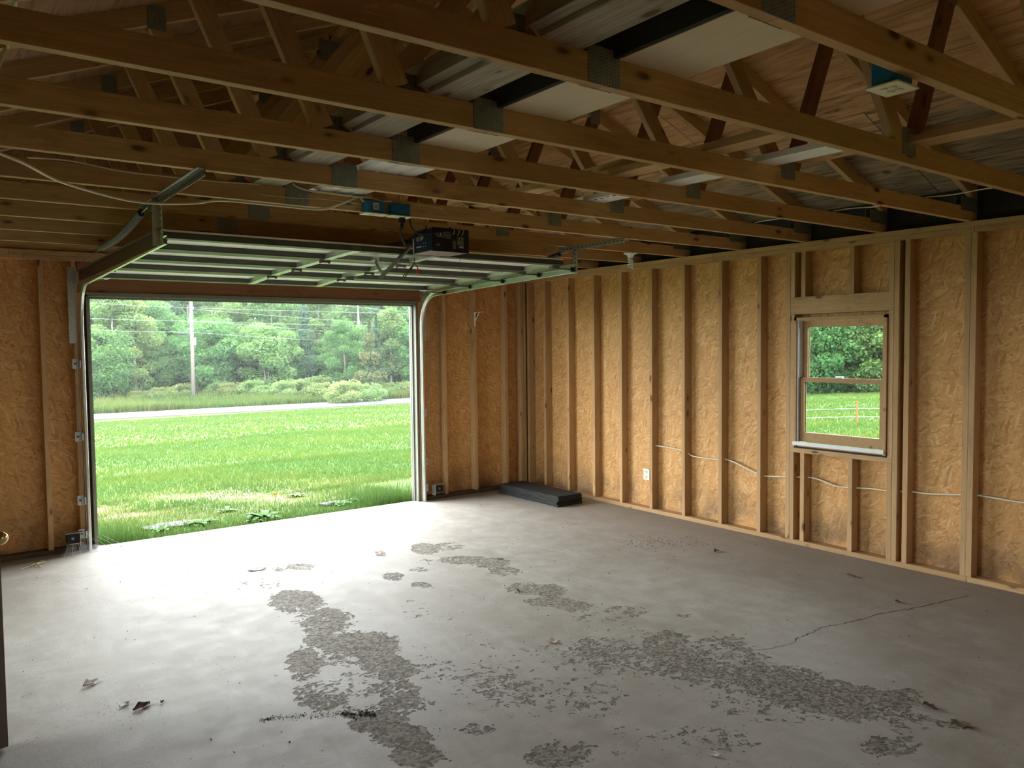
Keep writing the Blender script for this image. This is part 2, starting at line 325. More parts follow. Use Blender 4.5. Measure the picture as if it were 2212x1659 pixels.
def build_floor():
    x0, x1, y0, y1, s = XL-0.1, 0.1, YB-0.1, 0.075, 0.03
    nx, ny = int((x1-x0)/s)+1, int((y1-y0)/s)+1; X, Y = np.meshgrid(np.linspace(x0, x1, nx), np.linspace(y0, y1, ny)); A = np.zeros_like(X)
    for (px, py, rx, ry, d) in SPALL:
        c = hit(px, py, 2, 0); a = hit(px+rx, py, 2, 0)-c; b = hit(px, py-ry, 2, 0)-c
        M = np.linalg.inv(np.array([[a.x, b.x], [a.y, b.y]])); u = M[0, 0]*(X-c.x)+M[0, 1]*(Y-c.y); v = M[1, 0]*(X-c.x)+M[1, 1]*(Y-c.y)
        A = np.maximum(A, (0.33+0.33*d)*np.clip(1.75-1.0*np.sqrt(u*u+v*v), 0, 1))
    wob = 0.5+0.25*np.sin(9*X+4*Y)+0.25*np.sin(7*Y-5*X+1.3)*np.cos(6*X+2); A = A*(0.80+0.32*wob)+(A > 0.02)*0.0
    n = nx*ny; co = np.stack([X.ravel(), Y.ravel(), np.zeros(n)], 1)
    I = np.arange(n).reshape(ny, nx); q = np.stack([I[:-1, :-1], I[:-1, 1:], I[1:, 1:], I[1:, :-1]], -1).reshape(-1, 4)
    # slab skirt
    b0 = [n, n+1, n+2, n+3]; co = np.vstack([co, [[x0, y0, -0.16], [x1, y0, -0.16], [x1, y1, -0.16], [x0, y1, -0.16]]])
    faces = [tuple(f) for f in q.tolist()]+[tuple(reversed(I[0, :].tolist()))+(n, n+1), tuple(I[:, -1][::-1].tolist())+(n+1, n+2), tuple(I[-1, :].tolist())+(n+2, n+3), tuple(I[:, 0].tolist())+(n+3, n), (n+3, n+2, n+1, n)]
    me = bpy.data.meshes.new('floor'); me.from_pydata(co.tolist(), [], faces)
    at = me.attributes.new('spall', 'FLOAT', 'POINT'); at.data.foreach_set('value', np.concatenate([A.ravel(), np.zeros(4)]).astype(np.float32))
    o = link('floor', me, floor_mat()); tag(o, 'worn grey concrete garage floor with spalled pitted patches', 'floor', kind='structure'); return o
FLOOR = build_floor()

# ------------------------------------------------------------------ walls
def sheet(name, axis, t0, t1, u0, u1, z0, z1, hole, mat, parent):
    """vertical sheet normal to axis (0 or 1) from t0 to t1 thick, optional rectangular hole (u0,u1,z0,z1)"""
    def P(t, u, z): return (t, u, z) if axis == 0 else (u, t, z)
    L = []
    if hole and hole[0] < u1 and hole[1] > u0 and hole[2] < z1 and hole[3] > z0:
        a, b, c, d = max(hole[0], u0), min(hole[1], u1), max(hole[2], z0), min(hole[3], z1)
        for (p, q, r, s) in ((u0, a, z0, z1), (b, u1, z0, z1), (a, b, z0, c), (a, b, d, z1)):
            if q-p > 0.003 and s-r > 0.003: L.append((P(t0, p, r), P(t1, q, s)))
        if not L: return
    else: L = [(P(t0, u0, z0), P(t1, u1, z1))]
    return boxes(name, L, mat, parent)
ZP = 2.391   # underside of the double top plate
# right wall ---------------------------------------------------------------
WR = empty('wall_right', (0, -4, 0), 'long stud wall with bare strand board and a small sash window', 'wall', kind='structure')
WINH = (-4.334, -3.563, 0.80, 1.861)
seams = [0.1, -1.17, -2.41, -3.63, -4.925, -6.15, -7.4, YB-0.1]
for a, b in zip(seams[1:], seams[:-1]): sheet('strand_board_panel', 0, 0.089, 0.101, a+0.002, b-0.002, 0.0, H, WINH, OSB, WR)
sheet('siding', 0, 0.103, 0.118, YB-0.12, 0.12, -0.1, H+0.20, WINH, WHITE, WR)
def stud_r(y, z0=0.039, z1=ZP, mat=LUMW, wob=1): return board('stud', (0.0445, y-0.019+0.0, z0), (0.0445+R.uniform(-.001, .001), y-0.019+0.038*0+R.uniform(-.004, .004)*wob, z1), 0.089, 0.038, mat, WR, up=(1, 0, 0))
# y is the near (camera-side) face of each stud
def SR(yn, **k): return stud_r(yn+0.038, **k)
for y in (-0.040, -0.346, -0.752, -1.166, -1.573, -1.989, -2.403, -2.829, -3.239, -4.496, -4.941, -4.903, -5.35, -5.77, -6.18, -6.59, -7.0, -7.42, -7.84): SR(y)
SR(-3.520); SR(-4.418)                                       # king studs
SR(-3.559, z1=0.762); SR(-4.379, z1=0.762)
for y in (-3.559, -4.379): board('jack_stud', (0.0445, y+0.019, 0.80), (0.0445, y+0.019, 1.889), 0.089, 0.038, LUMW, WR, up=(1, 0, 0))
for y in (-3.655, -4.07): board('cripple_stud', (0.0445, y+0.019, 0.039), (0.0445, y+0.019, 0.762), 0.089, 0.038, LUMW, WR, up=(1, 0, 0))
for y in (-3.559, -3.655, -4.07, -4.379): board('cripple_stud', (0.0445, y+0.019, 2.028), (0.0445, y+0.019, ZP), 0.089, 0.038, LUMW, WR, up=(1, 0, 0))
board('window_header', (0.019, -4.379, 1.959), (0.019, -3.521, 1.959), 0.139, 0.038, LUMW, WR)
board('window_header', (0.070, -4.379, 1.959), (0.070, -3.521, 1.959), 0.139, 0.038, LUMW, WR)
board('rough_sill', (0.0445, -4.379, 0.781), (0.0445, -3.521, 0.781), 0.038, 0.089, LUMW, WR)
for (a, b) in ((YB, -4.925), (-4.925, 0.089)): board('top_plate', (0.0445, a+0.001, 2.410), (0.0445, b-0.001, 2.410), 0.037, 0.089, LUMW, WR)
for (a, b) in ((YB, -6.1), (-6.1, -2.72), (-2.72, 0.089)): board('top_plate', (0.0445, a+0.001, 2.448), (0.0445, b-0.001, 2.448), 0.037, 0.089, LUMW, WR)
for (a, b) in ((YB, -4.91), (-4.91, 0.089)): board('bottom_plate', (0.0445, a+0.001, 0.0195), (0.0445, b-0.001, 0.0195), 0.038, 0.089, LUMW, WR)
box('eave_blocking', (0.080, YB-0.1, H), (0.101, 0.1, 2.70), DARK, WR)
# front wall ---------------------------------------------------------------
WF = empty('wall_front', (-3, 0.05, 0), 'front stud wall around the open garage doorway', 'wall', kind='structure')
DOORH = (-4.60, -1.475, -0.2, 2.125)
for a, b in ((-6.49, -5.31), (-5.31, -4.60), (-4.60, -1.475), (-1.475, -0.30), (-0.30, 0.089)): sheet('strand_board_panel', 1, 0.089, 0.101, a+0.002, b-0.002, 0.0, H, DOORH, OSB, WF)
sheet('siding', 1, 0.103, 0.118, -6.6, 0.12, -0.1, H+0.1, DOORH, WHITE, WF)
def SF(xl, z0=0.039, z1=ZP): return board('stud', (xl+0.019, 0.0445, z0), (xl+0.019+R.uniform(-.003, .003), 0.0445, z1), 0.089, 0.038, LUMW, WF, up=(0, 1, 0))
for x in (-6.37, -5.75, -5.34, -4.938, -4.705, -1.150, -0.748, -0.318, -0.092, -0.050): SF(x)
for x in (-4.663, -1.462): board('jack_stud', (x+0.019, 0.0445, 0.0), (x+0.019, 0.0445, 2.135), 0.089, 0.038, LUMW, WF, up=(0, 1, 0))
SF(-1.424)
for k, y in enumerate((0.019, 0.070)): board('door_header', (-4.66, y, 2.262), (-1.43, y, 2.262), 0.253, 0.038, LUMD if k == 0 else LUMW, WF)
for (a, b) in ((XL, -5.03), (-5.03, -1.2), (-1.2, 0.0)): board('top_plate', (a+0.001, 0.0445, 2.410), (b-0.001, 0.0445, 2.410), 0.037, 0.089, LUMW, WF)
for (a, b) in ((XL, -5.13), (-5.13, -2.2), (-2.2, 0.0)): board('top_plate', (a+0.001, 0.0445, 2.448), (b-0.001, 0.0445, 2.448), 0.037, 0.089, LUMW, WF)
LUMK = lumber('dirt_blackened_pine', (0.07, 0.05, 0.035), (0.17, 0.125, 0.085))
board('bottom_plate', (XL, 0.0445, 0.0195), (-4.665, 0.0445, 0.0195), 0.038, 0.089, LUMK, WF)
board('bottom_plate', (-1.385, 0.0445, 0.0195), (0.0, 0.0445, 0.0195), 0.038, 0.089, LUMK, WF)
# gable above the plate
bm = bmesh.new(); zr = 2.741+0.39*3.195
pts = [(-6.6, H), (0.2, H), (0.2, 2.663), (XM, zr), (-6.6, 2.663)]
va = [bm.verts.new((x, 0.092, z)) for x, z in pts]; vb = [bm.verts.new((x, 0.118, z)) for x, z in pts]
bm.faces.new(va); bm.faces.new(vb[::-1])
for i in range(5): bm.faces.new((va[i], va[(i+1) % 5], vb[(i+1) % 5], vb[i]))
done('gable_sheathing', bm, PLY, WF)
for x in (-5.8, -5.2, -4.6, -4.0, -3.4, -2.8, -2.2, -1.6, -1.0, -0.5): board('gable_stud', (x, 0.055, 2.56), (x, 0.055, 2.66+0.39*(3.195-abs(x-XM))), 0.07, 0.038, LUM, WF, up=(1, 0, 0))
board('gable_plate', (XL, 0.055, 2.513), (0.05, 0.055, 2.513), 0.092, 0.07, LUM, WF)
# door opening trim
T1 = empty('trim_1', (-3, 0.1, 0), 'grey weather stripped frame lining the garage doorway', 'door frame', kind='structure')
for s, x in ((1, -4.603), (-1, -1.472)):
    box('jamb_board', (x, 0.0, 0.0), (x+s*0.018, 0.145, 2.125), GREYV, T1)
    box('door_stop', (x+s*0.018, 0.055, 0.0), (x+s*0.036, 0.075, 2.105), GREYV, T1)
    box('weather_strip', (x+s*0.018, 0.085, 0.0), (x+s*0.028, 0.10, 2.105), DARK, T1)
box('head_board', (-4.603, 0.0, 2.107), (-1.472, 0.145, 2.127), GREYV, T1)
box('head_stop', (-4.585, 0.055, 2.089), (-1.49, 0.075, 2.107), GREYV, T1)
box('head_strip', (-4.585, 0.095, 2.092), (-1.49, 0.11, 2.107), DARK, T1)
box('face_strip', (-4.60, -0.006, 2.118), (-1.475, 0.0, 2.142), GREYV, T1)
T2 = empty('trim_2', (-1.5, 0.17, 0), 'white outer casing at the right side of the doorway', 'casing', kind='structure')
cx_ = hit(888, 800, 1, 0.17).x
box('casing_board', (cx_, 0.147, -0.1), (cx_+0.13, 0.17, 2.12), WHITE, T2)
box('casing_edge', (cx_+0.12, 0.147, -0.1), (cx_+0.13, 0.20, 2.12), WHITE, T2)
# left wall (open entry doorway) and back wall -------------------------------
WL = empty('wall_left', (XL, -4, 0), 'left stud wall with the entry doorway', 'wall', kind='structure')
LH = (-4.72, -3.78, -0.1, 2.06); LW = (-3.45, -1.55, 0.40, 2.10)  # LW: hole for the added daylight window
for a, b in ((YB-0.1, -6.3), (-6.3, -5.0), (-5.0, -3.6), (-3.6, -2.4), (-2.4, -1.2), (-1.2, 0.1)):
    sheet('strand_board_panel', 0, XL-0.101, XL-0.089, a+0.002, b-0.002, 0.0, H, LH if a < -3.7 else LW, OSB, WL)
sheet('siding', 0, XL-0.118, XL-0.103, YB-0.12, -3.6, -0.1, H+0.20, LH, WHITE, WL); sheet('siding', 0, XL-0.118, XL-0.103, -3.6, 0.12, -0.1, H+0.20, LW, WHITE, WL)
W2 = empty('window_added_left', (XL-0.05, -2.2, 1.4), 'wide two pane window added in the left wall for daylight', 'window', kind='structure')  # unseen window, added to bring more daylight in from the left
boxes('added_window_frame', [((XL-0.118, -3.45, 0.40), (XL, -3.40, 2.10)), ((XL-0.118, -1.60, 0.40), (XL, -1.55, 2.10)), ((XL-0.118, -2.52, 0.44), (XL, -2.48, 2.06)), ((XL-0.118, -3.40, 0.40), (XL, -1.60, 0.44)), ((XL-0.118, -3.40, 2.06), (XL, -1.60, 2.10))], LUMW, W2)
for a, b in ((-3.40, -2.52), (-2.48, -1.60)): box('pane', (XL-0.06, a, 0.44), (XL-0.057, b, 2.06), GLASS, W2)
BZ = empty('wall_light_blocker', (-8.0, -5.5, 0), 'added wall and roof blocking daylight outside the entry door', 'wall', kind='structure')  # unseen wall and roof, added to hold back daylight at the entry doorway
box('blocker_wall', (-8.15, -8.0, -0.1), (-8.0, -3.6, 2.7), plain('grey_blocker', (0.22, 0.22, 0.21), 0.7), BZ); box('blocker_roof', (-8.2, -8.0, 2.55), (-6.52, -3.5, 2.62), DARK, BZ)
for y in [YB+0.02]+[-7.4+0.41*k for k in range(19)]:
    if not (-4.74 < y < -3.74 or -3.47 < y < -1.53): board('stud', (XL-0.0445, y, 0.039), (XL-0.0445, y, ZP), 0.089, 0.038, LUMW, WL, up=(1, 0, 0))
for z in (2.410, 2.448): board('top_plate', (XL-0.0445, YB, z), (XL-0.0445, 0.08, z), 0.037, 0.089, LUMW, WL)
board('bottom_plate', (XL-0.0445, YB, 0.0195), (XL-0.0445, -4.72, 0.0195), 0.038, 0.089, LUMW, WL)
board('bottom_plate', (XL-0.0445, -3.78, 0.0195), (XL-0.0445, 0.08, 0.0195), 0.038, 0.089, LUMW, WL)
board('door_header', (XL-0.0445, -4.76, 2.14), (XL-0.0445, -3.74, 2.14), 0.14, 0.089, LUMW, WL)
box('eave_blocking', (XL-0.101, YB-0.1, H), (XL-0.080, 0.1, 2.70), DARK, WL)
WB = empty('wall_back', (-3, YB, 0), 'back stud wall behind the viewer', 'wall', kind='structure')
BH = (-2.45, -1.75, 1.3, 2.0)
for a, b in ((-6.49, -5.2), (-5.2, -3.9), (-3.9, -2.6), (-2.6, -1.3), (-1.3, 0.1)): sheet('strand_board_panel', 1, YB-0.101, YB-0.089, a+0.002, b-0.002, 0.0, H, BH, OSB, WB)
W3 = empty('window_added_back', (-2.1, YB, 1.6), 'small window added behind the viewer to light the floor', 'window', kind='structure')  # unseen window, added to brighten the near right floor
boxes('added_window_frame', [((-2.45, YB-0.118, 1.3), (-2.41, YB, 2.0)), ((-1.79, YB-0.118, 1.3), (-1.75, YB, 2.0)), ((-2.41, YB-0.118, 1.3), (-1.79, YB, 1.34)), ((-2.41, YB-0.118, 1.96), (-1.79, YB, 2.0))], LUMW, W3)
box('pane', (-2.41, YB-0.06, 1.34), (-1.79, YB-0.057, 1.96), GLASS, W3)
for k in [q for q in range(16) if not -2.47 < XL+0.02+0.424*q < -1.73]: board('stud', (XL+0.02+0.424*k, YB-0.0445, 0.039), (XL+0.02+0.424*k, YB-0.0445, ZP), 0.089, 0.038, LUMW, WB, up=(0, 1, 0))
board('bottom_plate', (XL, YB-0.0445, 0.0195), (0, YB-0.0445, 0.0195), 0.038, 0.089, LUMW, WB)
for z in (2.410, 2.448): board('top_plate', (XL, YB-0.0445, z), (0, YB-0.0445, z), 0.037, 0.089, LUMW, WB)
bm = bmesh.new()
va = [bm.verts.new((x, YB-0.118, z)) for x, z in pts]; vb = [bm.verts.new((x, YB-0.092, z)) for x, z in pts]
bm.faces.new(va); bm.faces.new(vb[::-1])
for i in range(5): bm.faces.new((va[i], va[(i+1) % 5], vb[(i+1) % 5], vb[i]))
done('gable_sheathing', bm, PLY, WB)
sheet('siding', 1, YB-0.118, YB-0.103, -6.6, 0.12, -0.1, H, BH, WHITE, WB)

# ------------------------------------------------------------------ roof deck
RF = empty('roof', (XM, -4, 3.9), 'gable roof deck of stained plywood sheets over the trusses', 'roof', kind='structure')
def deck(side):
    ridge = V((XM, 0, 2.741+0.39*3.195)); sl = V((side*1.0, 0, -0.39)).normalized(); nrm = V((side*0.39, 0, 1.0)).normalized()
    for row in range(4):
        s0, s1 = row*1.22, min((row+1)*1.22, 4.1)
        if row == 3: s1 = 4.1
        y = 0.35-(0.0 if row % 2 == 0 else 1.25)
        segs = [(0.35, y)] if y < 0.3 else []
        while y > YB-0.3: segs.append((y, max(y-2.5, YB-0.3))); y -= 2.5
        for a, b in segs:
            bm = bmesh.new(); v = []
            for d in (0, 0.012):
                for (s, yy) in ((s0+0.003, a-0.003), (s1-0.001, a-0.003), (s1-0.001, b+0.003), (s0+0.003, b+0.003)):
                    v.append(bm.verts.new(ridge+sl*s+nrm*d+V((0, yy, 0))))
            for f in ((0, 1, 2, 3), (7, 6, 5, 4), (0, 4, 5, 1), (1, 5, 6, 2), (2, 6, 7, 3), (3, 7, 4, 0)): bm.faces.new([v[i] for i in f])
            done('plywood_sheet', bm, PLY, RF)
    bm = bmesh.new(); v = []
    for d in (0.014, 0.022):
        for (s, yy) in ((0-0.02, 0.4), (4.15, 0.4), (4.15, YB-0.35), (-0.02, YB-0.35)): v.append(bm.verts.new(ridge+sl*s+nrm*d+V((0, yy, 0))))
    for f in ((0, 1, 2, 3), (7, 6, 5, 4), (0, 4, 5, 1), (1, 5, 6, 2), (2, 6, 7, 3), (3, 7, 4, 0)): bm.faces.new([v[i] for i in f])
    done('shingle_cover', bm, DARK, RF)
deck(1); deck(-1)

# ------------------------------------------------------------------ trusses
ORD = ['first', 'second', 'third', 'fourth', 'fifth', 'sixth', 'seventh', 'eighth', 'ninth', 'tenth']
EXTRA = ['first roof truss overhead, chord crossing the top right corner of the photo', 'second roof truss from the viewer, chord starting at the top edge of the photo',
 'third roof truss from the viewer, uppermost chord reaching the left edge of the photo', 'fourth roof truss from the viewer, second chord down at the left edge',
 'fifth roof truss from the viewer, carrying the track hanger angle on its left', 'sixth roof truss from the viewer, two blue outlet boxes on its bottom chord',
 'seventh roof truss from the viewer, just beyond the garage door opener', 'eighth roof truss from the viewer, above the raised garage door', 'ninth roof truss from the viewer, third last before the doorway wall',
 'tenth roof truss from the viewer, nearest the wall around the garage doorway']
def plate(x0, x1, z0, z1, y, t, parent, both=True):
    L = [((x0, y-0.002, z0), (x1, y+0.0005, z1))]
    if both: L.append(((x0, y+t-0.0005, z0), (x1, y+t+0.002, z1)))
    return boxes('gusset_plate', L, PLATE, parent)
def truss(i):
    y = -6.155+0.6255*i; T = 0.038; yc = y+T/2
    e = empty('roof_truss', (XM, yc, H), EXTRA[i], 'truss', 'trussed rafters in a row')
    UP = (0, 0, 1)
    board('bottom_chord', (-6.47, yc, H+0.046), (-3.978, yc, H+0.046), 0.092, T, LUM, e)
    board('bottom_chord', (-3.976, yc, H+0.046), (0.08, yc, H+0.046), 0.092, T, LUM, e)
    for s in (1, -1):   # top chords: lower edge z = 2.642 - .39 x on the right
        off = 0.0495
        a = V((XM+s*0.002, yc, 2.642+0.39*3.195+off)); b = V((XM+s*3.66, yc, 2.642-0.39*(3.66-3.195)+off))
        board('top_chord', a, b, 0.092, T, LUM, e)
        j = V((XM+s*1.105, yc, 2.535)); pk = V((XM+s*0.045, yc, 3.80)); md = V((XM+s*1.50, yc, 2.642+0.39*(3.195-1.50)+0.01))
        d = (pk-j).normalized(); board('web', j+d*0.03+V((-s*0.045, 0, 0)), pk, 0.089, T*0.97, LUM, e, up=V((d.z, 0, -d.x)))
        d = (md-j).normalized(); board('web', j+d*0.03+V((s*0.045, 0, 0)), md, 0.089, T*0.97, LUMD if s > 0 else LUM, e, up=V((d.z, 0, -d.x)))
        plate(XM+s*1.105-0.06, XM+s*1.105+0.06, 2.505, 2.625, y if s > 0 else y+T-0.0015, T, e, s > 0)
        plate(md.x-0.045, md.x+0.045, md.z-0.04, md.z+0.08, y, T, e)
        plate(XM+s*3.16-0.12, XM+s*3.16+0.12, 2.53, 2.62, y, T, e)
    plate(XM-0.09, XM+0.09, 3.78, 3.93, y, T, e)
    plate(-4.047, -3.911, H-0.001, H+0.115, y, T, e)
    return e
TR = [truss(i) for i in range(10)]
TY = [-6.155+0.6255*i for i in range(10)]
ZT = H+0.092
# lateral braces and planks lying on the chords ------------------------------
def lab(o, label, cat, group=None): return tag(o, label, cat, group)
lab(board('lateral_brace', (-2.03, -6.16, ZT+0.019), (-2.03, -5.28, ZT+0.019), 0.038, 0.15, LUM), 'pale board lying over the two nearest truss chords by the right web joint', 'board')
lab(board('lateral_brace', (-2.005, -5.33, ZT+0.059), (-2.005, -3.45, ZT+0.059), 0.038, 0.15, LUM), 'pale board on the chords beside the long white metal strip', 'board')
lab(board('lateral_brace', (-2.68, -5.36, ZT+0.019), (-2.68, -4.15, ZT+0.019), 0.038, 0.12, LUM), 'short pale board on the chords, left of the white metal strip', 'board')
lab(board('lateral_brace', (-2.66, -4.45, ZT+0.059), (-2.66, -2.9, ZT+0.059), 0.038, 0.12, LUM), 'farther short board on the chords, lapped over the short pale board', 'board')
pk_ = board('weathered_plank', (-4.15, -6.9, ZT+0.019), (-4.15, -2.75, ZT+0.019), 0.038, 0.165, LUMG)
lab(pk_, 'long weathered grey plank lying across the truss chords', 'plank')
pl2 = board('weathered_plank', (-4.245, -6.8, ZT+0.065), (-4.245, -3.55, ZT+0.065), 0.09, 0.038, LUMG, up=(0.25, 0, 1))
lab(pl2, 'grey two by four on edge along the long weathered plank', 'plank')
FP = empty('fibre_panel', (-3.765, -5.2, ZT), 'long cream panel lying on the chords above the room', 'panel')
box('panel_sheet', (-3.915, -6.9, ZT+0.0005), (-3.605, -4.22, ZT+0.012), PANEL, FP)
tube('bent_wire', curve_pts([(-3.90, -5.34, ZT-0.004), (-3.80, -5.405, ZT-0.004), (-3.70, -5.425, ZT-0.004), (-3.60, -5.42, ZT-0.004)]), 0.004, BLACK, FP)
up_ = board('upright_board', (-3.93, -6.9, ZT+0.075), (-3.93, -4.22, ZT+0.075), 0.15, 0.02, DARK); lab(up_, 'dark board standing on edge beside the cream panel', 'board')
# white vinyl soffit pieces
def soffit(y0, y1, x0, x1, label, sag):
    e = empty('soffit_piece', ((x0+x1)/2, (y0+y1)/2, ZT), label, 'soffit panel', 'white soffit offcuts on the chords')
    n = 3; wv = (x1-x0)/n; bm = bmesh.new()
    prof = []
    for k in range(n): prof += [(x0+k*wv, 0.016), (x0+k*wv+0.012, 0.002), (x0+(k+0.92)*wv, 0.002+sag), (x0+(k+0.99)*wv, 0.016)]
    r = [[bm.verts.new((x, y, ZT+z+d)) for (x, z) in prof] for y in (y0, y1) for d in (0, 0.0025)]
    m = len(prof)
    for k in range(m-1):
        bm.faces.new((r[0][k], r[0][k+1], r[2][k+1], r[2][k])); bm.faces.new((r[1][k], r[3][k], r[3][k+1], r[1][k+1]))
        bm.faces.new((r[0][k], r[1][k], r[1][k+1], r[0][k+1])); bm.faces.new((r[2][k], r[2][k+1], r[3][k+1], r[3][k]))
    done('corrugated_sheet', bm, WHITE, e); box('nailing_flange', (x0-0.03, y0, ZT+0.0165), (x0+0.003, y1, ZT+0.019), WHITE, e); return e
soffit(-4.20, -3.45, -3.89, -3.57, 'nearer white corrugated soffit piece between the cream panel and the blue boxes', 0.003)
soffit(-3.40, -2.72, -3.85, -3.56, 'farther white corrugated soffit piece just above the blue boxes', 0.004)
# metal strip
MS = empty('metal_strip', (-2.27, -4.5, ZT), 'long white slotted metal strip lying on the right-hand chords', 'metal strip')
boxes('channel', [((-2.355, -5.42, ZT+0.0005), (-2.20, -3.45, ZT+0.003)), ((-2.355, -5.42, ZT+0.003), (-2.352, -3.45, ZT+0.03)), ((-2.255, -5.42, ZT+0.003), (-2.252, -3.45, ZT+0.026)), ((-2.203, -5.42, ZT+0.003), (-2.20, -3.45, ZT+0.018))], WHITE, MS)
boxes('slot_row', [((-2.335, y, ZT-0.0006), (-2.322, y+0.028, ZT+0.0006)) for y in np.arange(-4.05, -3.5, 0.055)], DARK, MS)

# ------------------------------------------------------------------ window
W1 = empty('window_1', (0.05, -3.94, 1.34), 'small single hung sash window in the right stud wall', 'window', kind='structure')
y0, y1, z0, z1 = -4.335, -3.562, 0.815, 1.862
boxes('jamb_frame', [((-0.012, y0, z0), (0.118, y0+0.022, z1)), ((-0.012, y1-0.022, z0), (0.118, y1, z1)), ((-0.012, y0, z1-0.022), (0.118, y1, z1)), ((0.0, y0, z0), (0.118, y1, z0+0.02))], LUMW, W1)
box('inner_stop', (0.0, y1-0.034, z0+0.03), (0.018, y1-0.022, z1-0.022), WHITE, W1)
box('jamb_liner', (0.018, y1-0.026, z0+0.03), (0.118, y1-0.022, z1-0.022), WHITE, W1)
box('jamb_liner', (0.018, y0+0.022, z0+0.03), (0.118, y0+0.026, z1-0.022), WHITE, W1)
def sash(x, a, b, c, d, st, top, bot, name):
    s = boxes(name, [((x, a, c), (x+0.034, a+st, d)), ((x, b-st, c), (x+0.034, b, d)), ((x, a+st, d-top), (x+0.034, b-st, d)), ((x, a+st, c), (x+0.034, b-st, c+bot))], LUMW, W1)
    box('pane', (x+0.015, a+st-0.003, c+bot-0.003), (x+0.018, b-st+0.003, d-top+0.003), GLASS, s)
    boxes('glazing_bead', [((x+0.019, b-st, c+bot), (x+0.03, b-st+0.008, d-top))], WHITE, s); return s
sash(0.068, y0+0.027, y1-0.027, 1.345, 1.838, 0.045, 0.055, 0.030, 'upper_sash')
sash(0.028, y0+0.027, y1-0.027, 0.852, 1.378, 0.042, 0.036, 0.078, 'lower_sash')
box('sash_lock', (0.035, -3.96, 1.379), (0.058, -3.90, 1.392), GALV, W1)
boxes('white_sill', [((-0.022, y0+0.01, 0.826), (0.03, y1+0.002, 0.850)), ((-0.022, y0+0.01, 0.850), (-0.014, y1+0.002, 0.856))], WHITE, W1)
box('sill_gap', (0.004, y0, 0.802), (0.10, y1, 0.815), DARK, W1)

# ------------------------------------------------------------------ raised garage door
GD = empty('garage_door', (-3.11, -1.5, 2.3), 'raised white sectional garage door on overhead tracks', 'garage door')
DX0, DX1 = -4.615, -1.60
J = [(-2.55, 2.296), (-2.03, 2.282), (-1.50, 2.268), (-0.97, 2.253), (-0.44, 2.222)]   # section joints (y, underside z)
STL = (-3.385, -2.775)
for k in range(4):
    (ya, za), (yb, zb) = J[k], J[k+1]
    M = frame_of((DX0, ya+0.003, za), (DX0+1, ya+0.003, za)); d = V((0, yb-ya, zb-za)); L = d.length-0.006; yv = d.normalized(); zv = V((1, 0, 0)).cross(yv)
    M = Matrix(((1, 0, 0, DX0), (0, yv.y, zv.y, ya+yv.y*0.003), (0, yv.z, zv.z, za+yv.z*0.003), (0, 0, 0, 1))); WD = DX1-DX0
    s = done('door_section', (lambda bm: (bm_box(bm, (0, 0, 0.036), (WD, L, 0.048)), bm)[1])(bmesh.new()), DOORW, GD, M=M); remember(s, M)
    def sub(name, Ls, mat):
        bm = bmesh.new()
        for a, b in Ls: bm_box(bm, a, b)
        o = done(name, bm, mat, s, M=M); o.matrix_parent_inverse = M.inverted(); return o
    sub('rail', [((0, 0, 0), (WD, 0.066, 0.037)), ((0, L-0.066, 0), (WD, L, 0.037)), ((0, 0.064, 0.006), (WD, 0.072, 0.037)), ((0, L-0.072, 0.006), (WD, L-0.064, 0.037))], DOORR)
    sub('stile', [((0, 0.067, -0.001), (0.06, L-0.067, 0.037)), ((WD-0.06, 0.067, -0.001), (WD, L-0.067, 0.037))]+[((x-DX0-0.03, 0.0, -0.002), (x-DX0+0.03, L, 0.037)) for x in STL], GALV)
    # raised panel embossing
    em = []
    for (a, b) in ((0.1, STL[0]-DX0-0.09), (STL[0]-DX0+0.09, STL[1]-DX0-0.09), (STL[1]-DX0+0.09, WD-0.1)):
        n = max(1, round((b-a)/0.55)); w_ = (b-a)/n
        for q in range(n): em.append(((a+q*w_+0.03, 0.12, 0.033), (a+(q+1)*w_-0.03, L-0.12, 0.0365)))
    sub('embossed_panel', em, DOORW)
def hinge(x, y, z, roller=0):
    L = [((x-0.035, y-0.035, z-0.004), (x+0.035, y+0.035, z-0.001)), ((x-0.03, y-0.012, z-0.016), (x+0.03, y+0.012, z-0.004)), ((x-0.035, y-0.02, z-0.022), (x-0.03, y+0.02, z-0.002)), ((x+0.03, y-0.02, z-0.022), (x+0.035, y+0.02, z-0.002))]
    h = boxes('hinge', L, STEELD, GD)
    if roller:
        xe = -4.636 if roller < 0 else -1.452; tube('roller_stem', [(x, y, z-0.018), (xe, y, z-0.018)], 0.006, STEELD, h); lathe('roller', [(0.016, 0), (0.02, 0.003), (0.02, 0.013), (0.016, 0.016)], (xe, y, z-0.018), BLACK, h, axis=(roller, 0, 0))
for (y, z) in J[1:4]:
    for x in STL: hinge(x, y, z)
    hinge(DX0+0.03, y, z, -1); hinge(DX1-0.03, y, z, 1)
hinge(DX0+0.03, -2.47, 2.292, -1); hinge(DX1-0.03, -2.47, 2.292, 1); hinge(DX0+0.03, -0.50, 2.222, -1); hinge(DX1-0.03, -0.5, 2.222, 1)
boxes('bottom_seal', [((DX0, -0.437, 2.222), (DX1, -0.428, 2.262))], CREAM, GD)
boxes('bottom_bracket', [((DX0-0.01, -0.56, 2.214), (DX0+0.10, -0.45, 2.219)), ((DX1-0.10, -0.56, 2.214), (DX1+0.01, -0.45, 2.219))], WHITE, GD)
boxes('reinforcing_strip', [((-3.37, -2.20, 2.276), (-2.70, -2.165, 2.279)), ((-3.37, -2.203, 2.276), (-2.70, -2.20, 2.308))], STEELD, GD)
boxes('strip_hole', [((x, -2.2045, 2.288), (x+0.018, -2.2025, 2.294)) for x in np.arange(-3.34, -2.72, 0.04)], PRINTG, GD)
